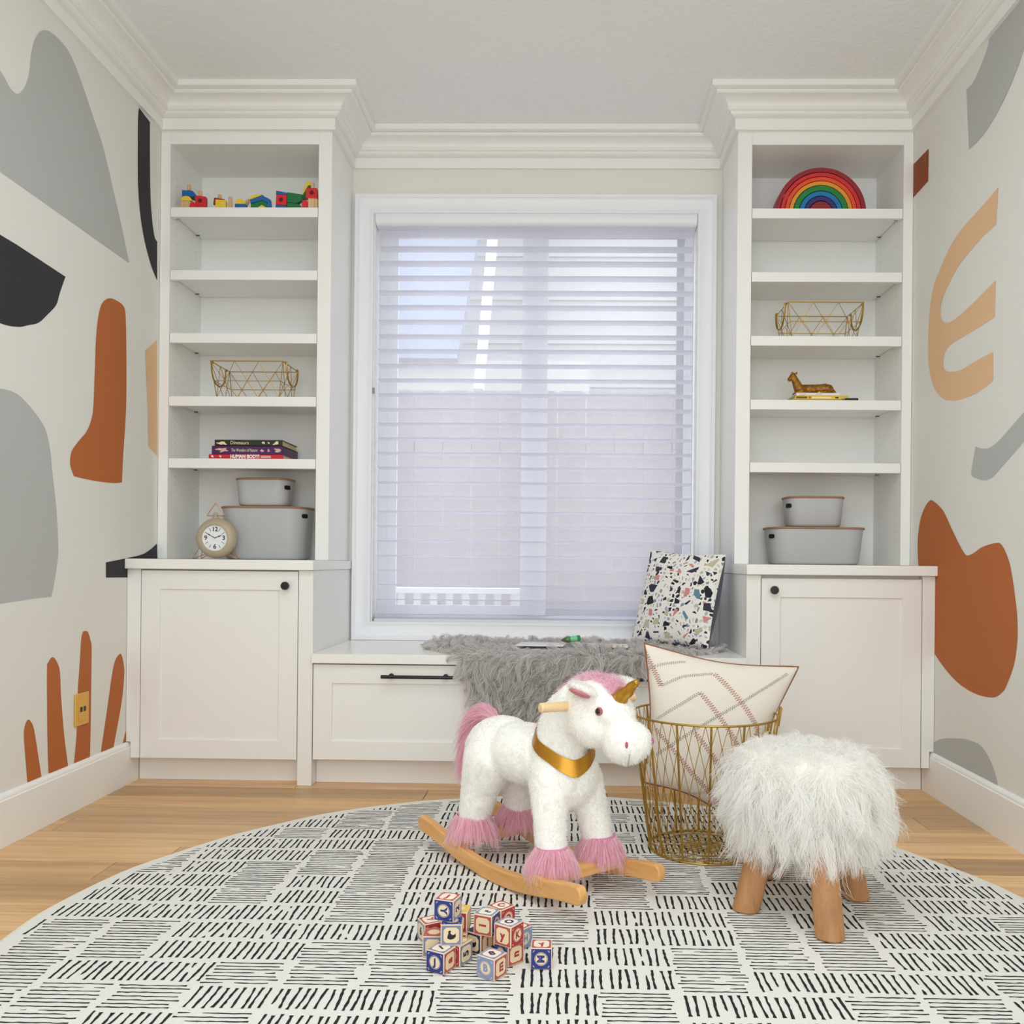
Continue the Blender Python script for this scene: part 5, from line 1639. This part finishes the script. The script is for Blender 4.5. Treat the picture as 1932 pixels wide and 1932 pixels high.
def inpoly(x, y):
    r = np.zeros(len(x), bool); n = len(OUT)
    for i in range(n):
        x1, y1 = OUT[i]; x2, y2 = OUT[(i + 1) % n]
        c = ((y1 > y) != (y2 > y)) & (x < (x2 - x1) * (y - y1) / (y2 - y1 + 1e-12) + x1)
        r ^= c
    return r


EDGE_Y, EDGE_Z, CR = 3.112, 0.4695, 0.012


def drape(x, s, off=0.0):
    """x along the bench, s>0 hanging down, s<0 back over the seat; returns points and normals"""
    x = np.asarray(x, float); s = np.asarray(s, float)
    P = np.zeros((len(x), 3)); Nn = np.zeros((len(x), 3)); P[:, 0] = x
    a = CR * PI / 2
    top, hang = s < -a / 2, s > a / 2
    mid = ~top & ~hang
    P[top, 1] = EDGE_Y + CR * 0.3 + (-s[top] - a / 2); P[top, 2] = EDGE_Z + 0.0045; Nn[top] = (0, 0, 1)
    P[hang, 1] = EDGE_Y - 0.0060; P[hang, 2] = EDGE_Z - (s[hang] - a / 2) - 0.006; Nn[hang] = (0, -1, 0)
    th = (s[mid] + a / 2) / a * PI / 2
    P[mid, 1] = EDGE_Y + CR * 0.3 - (CR * 0.3 + 0.0060) * np.sin(th); P[mid, 2] = EDGE_Z + 0.0045 - 0.0105 * (1 - np.cos(th))
    Nn[mid, 1] = -np.sin(th); Nn[mid, 2] = np.cos(th)
    return P + Nn * off, Nn


# backing: triangulated sheet
from mathutils.geometry import delaunay_2d_cdt
pts2 = [Vector(q) for q in OUT]
xs_ = np.arange(-0.5, 0.6, 0.03); ss_ = np.array(list(np.arange(-0.5, -0.03, 0.03)) + [-0.02, -0.012, -0.006, 0, 0.006, 0.012, 0.02] + list(np.arange(0.03, 0.3, 0.03)))
gx, gs = np.meshgrid(xs_, ss_); m_ = inpoly(gx.ravel(), gs.ravel())
pts2 += [Vector((a, b)) for a, b in zip(gx.ravel()[m_], gs.ravel()[m_])]
v2, e2, f2, _, _, _ = delaunay_2d_cdt(pts2, [(i, (i + 1) % len(OUT)) for i in range(len(OUT))], [list(range(len(OUT)))], 1, 1e-5)
P3, _ = drape([v[0] for v in v2], [v[1] for v in v2])
o = origin_of(th_)
me = bpy.data.meshes.new('backing'); me.from_pydata([tuple(Vector(q) - o) for q in P3], [], [tuple(f) for f in f2]); me.update()
bk_ = link_mesh('backing', me, mat('grey_fur_backing', '#A8A4A0', 0.95), th_)
sol = bk_.modifiers.new('thick', 'SOLIDIFY'); sol.thickness = 0.003; sol.offset = 0
n_ = 30000
x = RNG.uniform(-0.5, 0.6, n_); s = RNG.uniform(-0.5, 0.29, n_)
k = inpoly(x, s); x, s = x[k], s[k]
P3, Nn = drape(x, s, 0.001)
hang = np.clip(s / 0.05 + 0.4, 0, 1)[:, None]
flow = np.stack([-0.35 - 0.55 * np.sin(7 * x + 9 * s) * 0.6 + 0.25 * np.sin(19 * x - 13 * s), np.zeros_like(x), -0.75 + 0.25 * np.sin(11 * x + 23 * s)], 1)
flow_top = np.stack([-0.5 + 0.6 * np.sin(9 * x + 5 * s), -0.55 + 0.3 * np.sin(13 * x), np.zeros_like(x)], 1)
d = flow * hang + flow_top * (1 - hang) + Nn * (0.30 + 0.22 * RNG.random(len(x)))[:, None]
d /= np.linalg.norm(d, axis=1)[:, None]
ln = np.where(s > 0, 0.066, 0.050)
pap = (x > -0.185) & (x < 0.235) & (s < -0.13) & (s > -0.30)
ln = np.where(pap, 0.012, ln)
# fringe along the outline
pl = np.array(OUT + OUT[:1]); sg = np.linalg.norm(np.diff(pl, axis=0), axis=1)
ii = RNG.choice(len(sg), 7000, p=sg / sg.sum()); tt_ = RNG.random(7000)[:, None]
e_ = pl[ii] * (1 - tt_) + pl[ii + 1] * tt_
tn = (pl[ii + 1] - pl[ii]) / sg[ii][:, None]; on = np.stack([tn[:, 1], -tn[:, 0]], 1)
on *= np.sign(np.sum(on * (e_ - np.array([0.05, -0.15])), axis=1))[:, None]
Pe, Ne = drape(e_[:, 0], e_[:, 1], 0.001)
he = (e_[:, 1] > 0)[:, None]
de = np.where(he, np.stack([on[:, 0], -0.3 * np.ones(7000), -on[:, 1]], 1), np.stack([on[:, 0], -on[:, 1], 0.30 * np.ones(7000)], 1)) + RNG.normal(0, 0.25, (7000, 3))
keep_ = ~((e_[:, 1] < -0.44))
P3 = np.concatenate([P3, Pe[keep_]]); d = np.concatenate([d, (de / np.linalg.norm(de, axis=1)[:, None])[keep_]]); ln = np.concatenate([ln, np.full(keep_.sum(), 0.042)])
strands('fur', fur_mat('grey_long_fur', '#D6D2CF', '#F6F4F2', rough=0.6, trans=0.5, clear=0.2), th_, P3, d, ln, grav=0.28, wave=0.30, rad=0.0014, seg=8, clumps=1000, clump=0.88, jitter=0.12, sag=(0, -0.1, -1))

# papers and marker lying on the throw
def sheet(label, c4, m, z, name='open_book', cat='book'):
    cx_ = sum(a for a, b in c4) / 4; cy_ = sum(b for a, b in c4) / 4
    t = thing(name, label, cat, (cx_, cy_, z))
    q = [(a - cx_, b - cy_) for a, b in c4]
    MB().prism(q, 0, 0.0045, 'z').build('pages', m, t, 0.0012)
    inner = [(a * 0.90, b * 0.86) for a, b in q]
    return t, inner


zt2 = 0.489
t, inn = sheet('cream picture card half sunk in the grey throw, left of the green marker', [(-0.175, 3.275), (0.0, 3.265), (0.015, 3.385), (-0.16, 3.40)], mat('cream_page', '#EDE8DA', 0.7), zt2, 'picture_card', 'card')
MB().prism(inn, 0.0046, 0.0049, 'z').build('printed_side', mat('pale_lilac_print', '#DEDCE6', 0.7), t)
t, inn = sheet('pink striped picture card half sunk in the grey throw, right of the green marker', [(0.055, 3.27), (0.235, 3.24), (0.245, 3.35), (0.06, 3.385)], mat('white_page', '#EDEAE6', 0.7), zt2, 'picture_card', 'card')
for k_ in range(3):
    y0_ = inn[0][1] + 0.018 + 0.028 * k_
    MB().box(inn[0][0] + 0.01, inn[1][0] - 0.015, y0_, y0_ + 0.008, 0.0046, 0.0049).build('printed_stripe', mat('pink_print', '#D9BDBF', 0.7), t, 0)
a, b = W(1059, 1216, Y=3.335), W(1094, 1205, Y=3.355)
ax = Vector((b.x - a.x, 0.02, 0)).normalized(); L = 0.073
mk = thing('marker', 'short green marker with a brown tip lying on the grey throw', 'marker', (a.x, 3.335, 0.5065), math.atan2(ax.y, ax.x))
M_GR = mat('green_marker', '#1F8A4E', 0.3)
MB().lathe([(0.0001, 0.016), (0.0095, 0.016), (0.0115, 0.019), (0.0115, L - 0.002), (0.0105, L), (0.0001, L)], 20, axis='x').build('barrel', M_GR, mk)
MB().lathe([(0.0001, 0.0), (0.003, 0.001), (0.0085, 0.013), (0.009, 0.0158), (0.0001, 0.0158)], 18, axis='x').build('tip', mat('brown_tip', '#6B3E1C', 0.4), mk)
for k_, (u0, u1, c) in enumerate(((0.024, 0.031, '#6E7A3A'), (0.034, 0.060, '#7CC79A'))):
    MB().lathe([(0.01155, u0), (0.0118, u0 + 0.0005), (0.0118, u1 - 0.0005), (0.01155, u1)], 20, axis='x').build('label_band', mat('marker_band_%s' % 'ab'[k_], c, 0.35), mk)
mk.rotation_euler.y = math.radians(-6)

# black floor vent seen behind the rocking unicorn
v = thing('floor_vent', 'black floor vent behind the rocking unicorn', 'vent', (0.0, 3.06, 0.0))
ring_v = MB()
for x0, x1, y0, y1 in ((-0.12, 0.148, -0.055, -0.047), (-0.12, 0.148, 0.042, 0.05), (-0.12, -0.11, -0.047, 0.042), (0.134, 0.148, -0.047, 0.042)):
    ring_v.box(x0, x1, y0, y1, 0.0003, 0.004)
ring_v.build('frame', M_BLACK, v)
for k_ in range(14):
    x = -0.104 + 0.0172 * k_
    MB().box(x, x + 0.006, -0.047, 0.042, 0.0004, 0.003).build('slat', M_BLACK, v, 0)

# ---------------------------------------------------------------- rocking unicorn
uni = thing('rocking_unicorn', 'white plush rocking unicorn with pink tail and gold horn on wooden rockers', 'rocking toy', (-0.077, 2.283, RUG_Z), math.atan2(-0.778, 0.628))
M_PINE = wood('honey_wood', '#D39A58', '#E3B173', 0, 14, 0.4, stretch=10)


def plush():
    m = bpy.data.materials.new('white_plush'); m.use_nodes = True
    nt = m.node_tree; b = nt.nodes['Principled BSDF']
    b.inputs['Roughness'].default_value = 0.9; b.inputs['Sheen Weight'].default_value = 0.35
    tc = nt.nodes.new('ShaderNodeTexCoord')
    n1 = nt.nodes.new('ShaderNodeTexNoise'); n1.inputs['Scale'].default_value = 160; n1.inputs['Detail'].default_value = 5
    n2 = nt.nodes.new('ShaderNodeTexNoise'); n2.inputs['Scale'].default_value = 26; n2.inputs['Detail'].default_value = 5; n2.inputs['Distortion'].default_value = 1.4
    for n in (n1, n2): nt.links.new(tc.outputs['Object'], n.inputs['Vector'])
    ad = nt.nodes.new('ShaderNodeMath'); ad.operation = 'ADD'
    nt.links.new(n1.outputs['Fac'], ad.inputs[0]); nt.links.new(n2.outputs['Fac'], ad.inputs[1])
    bp_ = nt.nodes.new('ShaderNodeBump'); bp_.inputs['Strength'].default_value = 0.28; bp_.inputs['Distance'].default_value = 0.004
    nt.links.new(ad.outputs[0], bp_.inputs['Height']); nt.links.new(bp_.outputs[0], b.inputs['Normal'])
    cr = nt.nodes.new('ShaderNodeValToRGB')
    cr.color_ramp.elements[0].position = 0.30; cr.color_ramp.elements[0].color = lin('#E9E6DF')
    cr.color_ramp.elements[1].position = 0.48; cr.color_ramp.elements[1].color = lin('#F7F6F2')
    nt.links.new(n2.outputs['Fac'], cr.inputs[0]); nt.links.new(cr.outputs[0], b.inputs['Base Color'])
    return m


M_PLUSH = plush()
M_PILE = fur_mat('white_plush_pile', '#F8F7F3', '#FFFFFE', trans=0.5, clear=0.2)
mb = MB()
mb.ball((-0.135, 0, 0.292), (0.100, 0.098, 0.085), 24, 16)
mb.ball((-0.02, 0, 0.298), (0.17, 0.090, 0.076), 24, 16)
mb.ball((0.128, 0, 0.276), (0.090, 0.086, 0.088), 24, 16)
limb(mb, [(0.118, 0, 0.31, 0.078), (0.132, 0, 0.365, 0.071), (0.160, 0, 0.415, 0.071), (0.195, 0, 0.440, 0.070)])
for s in (-1, 1):
    limb(mb, [(0.142, 0.050 * s, 0.255, 0.051), (0.160, 0.066 * s, 0.18, 0.040), (0.178, 0.075 * s, 0.095, 0.0365), (0.180, 0.076 * s, 0.082, 0.033)])
    limb(mb, [(-0.115, 0.050 * s, 0.275, 0.072), (-0.140, 0.065 * s, 0.20, 0.052), (-0.156, 0.074 * s, 0.12, 0.041), (-0.160, 0.075 * s, 0.090, 0.036)])
# head
mb.ball((0.243, 0, 0.447), (0.084, 0.072, 0.068), 24, 16)
mb.ball((0.258, 0, 0.418), (0.070, 0.071, 0.058), 24, 16)
mb.ball((0.300, 0, 0.446), (0.060, 0.050, 0.046), 24, 16)
limb(mb, [(0.29, 0, 0.42, 0.046), (0.335, 0, 0.396, 0.036)])
mb.ball((0.354, 0, 0.388), (0.053, 0.057, 0.049), 24, 16)
body_me = blob(mb, 0.0058, 6, 0.5)
# soft dents of the stuffing
co = np.empty(len(body_me.vertices) * 3); body_me.vertices.foreach_get('co', co); co = co.reshape(-1, 3)
body = link_mesh('body', body_me, M_PLUSH, uni)
tex = bpy.data.textures.new('stuffing', 'CLOUDS'); tex.noise_scale = 0.03; tex.noise_depth = 2
dm = body.modifiers.new('stuffing', 'DISPLACE'); dm.texture = tex; dm.strength = 0.006; dm.mid_level = 0.5
bvh = BVHTree.FromPolygons([tuple(q) for q in co], [tuple(f.vertices) for f in body_me.polygons])


def surf(o, d):
    h = bvh.ray_cast(Vector(o), Vector(d).normalized())
    return (h[0], h[1]) if h[0] is not None else (Vector(o), Vector(d).normalized())


def surf_out(o, d, far=0.4):
    """outermost hit along a direction from an inside point"""
    d = Vector(d).normalized()
    h = bvh.ray_cast(Vector(o) + d * far, -d)
    return (h[0], h[1]) if h[0] is not None else (Vector(o), d)


p, nn = sample(body_me, 60000)
p, nn = p[p[:, 2] > 0.10], nn[p[:, 2] > 0.10]
dd = nn * 0.55 + np.stack([np.sin(40 * p[:, 1] + 30 * p[:, 2]) * 0.5, np.cos(37 * p[:, 0]) * 0.4, -0.55 * np.ones(len(p))], 1)
dd /= np.linalg.norm(dd, axis=1)[:, None]
strands('plush_pile', M_PILE, uni, p, dd, 0.0062, grav=0.1, wave=0.2, rad=0.0006, seg=2, clumps=6000, clump=0.30, jitter=0.22)

# rockers
def rocker_profile():
    top, bot = [], []
    for t in np.linspace(-1, 1, 33):
        x = 0.335 * t
        zb = 0.058 * abs(t) ** 2.0 - (0.016 * max(0, (abs(t) - 0.62) / 0.38) ** 2)
        w = 0.042 - 0.004 * (1 - abs(t))
        bot.append((x, zb)); top.append((x, zb + w))
    for e in (0,):
        pass
    capr = [(0.335 + 0.017 * math.sin(a), (bot[-1][1] + top[-1][1]) / 2 - (top[-1][1] - bot[-1][1]) / 2 * math.cos(a)) for a in np.linspace(0.25, PI - 0.25, 7)]
    capl = [(-0.335 - 0.017 * math.sin(a), (bot[0][1] + top[0][1]) / 2 + (top[0][1] - bot[0][1]) / 2 * math.cos(a)) for a in np.linspace(0.25, PI - 0.25, 7)]
    return bot + capr + top[::-1] + capl


RP = rocker_profile()
for s in (-1, 1):
    MB().prism(RP, s * 0.12 - 0.0115, s * 0.12 + 0.0115).build('rocker', M_PINE, uni, 0.004, seg=3)
for x0, nm in ((0.192, 'front_crossbar'), (-0.168, 'rear_crossbar')):
    M_PY = wood('honey_wood_crossbar', '#D39A58', '#E3B173', 1, 14, 0.4, stretch=10)
    zc = 0.0545
    pr = [(x0 - 0.024, zc - 0.011), (x0 + 0.024, zc - 0.011), (x0 + 0.024, zc + 0.012), (x0 + 0.017, zc + 0.016), (x0 - 0.017, zc + 0.016), (x0 - 0.024, zc + 0.012)]
    MB().prism(pr, -0.134, 0.134).build('crossbar', M_PY, uni, 0.003)
# handle dowel through the head
M_DOW = wood('pale_dowel', '#E0BC88', '#EED2A4', 1, 14, 0.4, stretch=10)
hb = MB().tube([(0.222, -0.146, 0.460), (0.222, -0.143, 0.460), (0.222, -0.06, 0.456), (0.222, 0.06, 0.456), (0.222, 0.143, 0.460), (0.222, 0.146, 0.460)], [0.008, 0.0115, 0.0115, 0.0115, 0.0115, 0.008], 16)
tag(hb.build('handle_dowel', M_DOW, uni), 'pale wooden handle through the head')
# collar: gold band round the neck, coming to a point on the chest
cu, cl = [], []; A0 = -0.35
ctr = Vector((0.118, 0, 0.345))
for k_ in range(44):
    a = 2 * PI * k_ / 44
    dx, dy = math.cos(a), math.sin(a)
    zt_c = 0.361 - 0.038 * math.cos(a - A0)
    hh = 0.0165
    pu, _ = surf_out((ctr.x, 0, zt_c + hh), (dx, dy, 0), 0.3); pl, _ = surf_out((ctr.x, 0, zt_c - hh), (dx, dy, 0), 0.3)
    out = Vector((dx, dy, 0))
    ru = min((pu - Vector((ctr.x, 0, pu.z))).length, 0.104) + 0.0068; rl = min((pl - Vector((ctr.x, 0, pl.z))).length, 0.110) + 0.0068
    cu.append((ctr.x + dx * ru, dy * ru, zt_c + hh)); cl.append((ctr.x + dx * rl, dy * rl, zt_c - hh))


def smooth_ring(r, it=4):
    for _ in range(it):
        r = [tuple((r[i - 1][k] + 2 * r[i][k] + r[(i + 1) % len(r)][k]) / 4 for k in range(3)) for i in range(len(r))]
    return r


cu, cl = smooth_ring(cu), smooth_ring(cl)
def pull(r, dz, dx):
    out = []
    for k_, q in enumerate(r):
        a = 2 * PI * k_ / 44; w = max(0, 1 - abs((a - A0 + PI) % (2 * PI) - PI) / 0.72)
        out.append((q[0] + dx * w * math.cos(A0), q[1] + dx * w * math.sin(A0), q[2] - dz * w))
    return out
cu, cl = pull(cu, 0.018, 0.009), pull(cl, 0.024, 0.014)
n = 44
inn = 0.002
vs = cu + cl + [(ctr.x + (q[0] - ctr.x) * 0.97, q[1] * 0.97, q[2]) for q in cu] + [(ctr.x + (q[0] - ctr.x) * 0.97, q[1] * 0.97, q[2]) for q in cl]
fs = []
for k_ in range(n):
    j_ = (k_ + 1) % n
    fs += [(k_, j_, n + j_, n + k_), (2 * n + k_, 3 * n + k_, 3 * n + j_, 2 * n + j_), (k_, 2 * n + k_, 2 * n + j_, j_), (n + k_, n + j_, 3 * n + j_, 3 * n + k_)]
tag(MB().add(vs, fs).build('collar', mat('gold_satin', '#B5822B', 0.3, 0.75), uni, 0.001), 'gold collar pointed on the chest')
# horn
hp, hn = surf_out((0.300, 0, 0.455), (0.72, 0, 0.62), 0.2)
base = Vector((0.322, 0, 0.476)); tip = Vector((0.388, 0, 0.529))
axis = (tip - base).normalized(); e1 = axis.orthogonal().normalized(); e2 = axis.cross(e1)
vs, fs = [], []; nr_, ns_ = 26, 18
for i in range(nr_ + 1):
    t = i / nr_
    r = 0.0150 * (1 - t) ** 0.85 + 0.0062
    if i == nr_: r *= 0.45
    for k_ in range(ns_):
        a = 2 * PI * k_ / ns_
        rr = r * (1 + 0.11 * math.sin(a + t * 17))
        q = base - axis * 0.010 + (tip - base + axis * 0.010) * t + (e1 * math.cos(a) + e2 * math.sin(a)) * rr
        vs.append(q)
for i in range(nr_):
    fs += [(i * ns_ + k_, i * ns_ + (k_ + 1) % ns_, (i + 1) * ns_ + (k_ + 1) % ns_, (i + 1) * ns_ + k_) for k_ in range(ns_)]
fs += [tuple(range(ns_ - 1, -1, -1)), tuple(range(nr_ * ns_, (nr_ + 1) * ns_))]
tag(MB().add(vs, fs).build('horn', mat('gold_horn', '#B98A2F', 0.28, 0.8), uni), 'spiral gold horn')
# eyes, nostrils, mouth
for s in (-1, 1):
    q, nq = surf_out((0.300, 0, 0.452), (0.30, s * 1.0, 0.06), 0.2)
    rot = nq.to_track_quat('Z', 'Y').to_matrix()
    ey = MB().ball(q + nq * 0.0035, (0.0098, 0.0098, 0.006), 18, 12, rot).build('eye', mat('pink_eye_ring', '#A85A5E', 0.25), uni)
    MB().ball(q + nq * 0.0068, (0.0070, 0.0070, 0.0045), 16, 10, rot).build('pupil', mat('black_eye', '#060608', 0.08), ey)
    q, nq = surf_out((0.354, 0, 0.388), (1.0, s * 0.95, 0.10), 0.2)
    rot = nq.to_track_quat('Z', 'X').to_matrix()
    MB().ball(q + nq * 0.004, (0.0075, 0.0032, 0.003), 12, 8, rot).build('nostril', mat('pink_stitch', '#B2557A', 0.7), uni)
seam = []
for a in np.linspace(0.25, 1.0, 8):
    q, nq = surf_out((0.354, 0, 0.386), (math.cos(a) * 0.80, -math.cos(a) * 0.60, -math.sin(a)), 0.2); seam.append(q + nq * 0.0045)
MB().tube(seam, 0.0013, 6).build('mouth_seam', mat('grey_thread_plush', '#B9B0A8', 0.8), uni)
# ears
M_EARP = mat('pink_ear_lining', '#C47E86', 0.85)
for s in (-1, 1):
    c = Vector((0.268, s * 0.060, 0.500))
    R = Matrix.Rotation(s * 0.42, 3, 'X') @ Matrix.Rotation(0.10, 3, 'Y') @ Matrix.Rotation(s * 0.12, 3, 'Z')
    eb = MB(); eb.ball(c, (0.044, 0.030, 0.012), 20, 12, R)
    limb(eb, [tuple(c + R @ Vector((-0.034, 0.0, 0.0))) + (0.011,), (0.226, s * 0.045, 0.496, 0.018)])
    em = blob(eb, 0.004, 5)
    er = link_mesh('ear', em, M_PLUSH, uni)
    cc = c + R @ Vector((0.004, s * 0.006, -0.0105))
    tag(MB().ball(cc, (0.032, 0.023, 0.0065), 18, 10, R).build('ear_lining', M_EARP, er), 'pink ear lining')
    pe, ne = sample(em, 3200)
    up = ne @ np.array(R @ Vector((0, 0, 1))) > -0.25
    pe, ne = pe[up], ne[up]
    strands('ear_pile', M_PILE, er, pe, ne + np.array([0.2, s * 0.3, -0.4]), 0.008, wave=0.2, rad=0.0006, seg=2, clumps=300, clump=0.5, jitter=0.3)
# pink mane, tail and feather tufts
M_PINK = fur_mat('pink_long_fur', '#F6C6D9', '#FFEDF4', trans=0.5, clear=0.25)
crest = catmull([Vector(q) for q in ((0.318, 0.004, 0.492), (0.285, 0.008, 0.506), (0.24, 0.010, 0.510), (0.195, 0.012, 0.502), (0.150, 0.012, 0.480), (0.108, 0.012, 0.446), (0.078, 0.010, 0.410), (0.060, 0.008, 0.385))], 10, False)
cp = np.array([tuple(q) for q in crest])
idx = RNG.integers(0, len(cp), 5200)
rt = cp[idx] + RNG.normal(0, 1, (5200, 3)) * np.array([0.004, 0.009, 0.003])
ctrn = np.array([0.2, 0.0, 0.40])
od = cp[idx] - ctrn; od /= np.linalg.norm(od, axis=1)[:, None]
od = od * 0.8 + np.stack([-0.45 * np.ones(5200), RNG.normal(0.25, 0.45, 5200), 0.1 * np.ones(5200)], 1)
od /= np.linalg.norm(od, axis=1)[:, None]
strands('mane', M_PINK, uni, rt, od, 0.046, grav=0.55, wave=0.12, rad=0.0008, seg=5, clumps=260, clump=0.5, jitter=0.25)
tp_ = catmull([Vector(q) for q in ((-0.165, 0.0, 0.362), (-0.205, 0.0, 0.372), (-0.240, 0.0, 0.355), (-0.262, 0.0, 0.318), (-0.278, 0.0, 0.268), (-0.290, 0.0, 0.215))], 10, False)
tpn = np.array([tuple(q) for q in tp_]); tt = np.gradient(tpn, axis=0); tt /= np.linalg.norm(tt, axis=1)[:, None]
MB().tube([tuple(q) for q in tpn[:34]], list(np.linspace(0.012, 0.016, 34)), 10).build('tail_core', mat('pink_tail_backing', '#D79AB5', 0.9), uni)
idx = (RNG.random(6500) ** 0.85 * 36).astype(int)
off = RNG.normal(0, 1, (6500, 3)); off /= np.linalg.norm(off, axis=1)[:, None]
off -= tt[idx] * np.sum(off * tt[idx], axis=1)[:, None]
rt = tpn[idx] + off * 0.013
dd = tt[idx] * 0.95 + off * 0.28
strands('tail', M_PINK, uni, rt, dd / np.linalg.norm(dd, axis=1)[:, None], 0.095, grav=0.45, wave=0.06, rad=0.0008, seg=6, clumps=300, clump=0.5, jitter=0.06)
for fx, sy in ((0.181, -1), (0.181, 1), (-0.160, -1), (-0.160, 1)):
    cx_, cy_ = fx, sy * 0.0752
    n_ = 2300
    a = RNG.uniform(0, 2 * PI, n_); z = RNG.uniform(0.098, 0.122, n_)
    r = 0.0375 + (0.005 if fx < 0 else 0)
    rt = np.stack([cx_ + r * np.cos(a), cy_ + r * np.sin(a), z], 1)
    dd = np.stack([np.cos(a) * 0.58, np.sin(a) * 0.58, -0.66 * np.ones(n_)], 1)
    strands('hoof_tuft', M_PINK, uni, rt, dd / np.linalg.norm(dd, axis=1)[:, None], RNG.choice([0.034, 0.042, 0.060], n_, p=[0.6, 0.32, 0.08]), zmin=0.006, grav=0.55, wave=0.08, rad=0.0008, seg=5, clumps=130, clump=0.45, jitter=0.12)
    MB().lathe([(0.0001, 0.0715), (0.034, 0.0715), (0.038, 0.080), (0.038, 0.108), (0.036, 0.122), (0.0001, 0.125)], 24, (cx_, cy_, 0)).build('hoof_cuff', mat('pink_cuff', '#D28FAC', 0.9), uni)
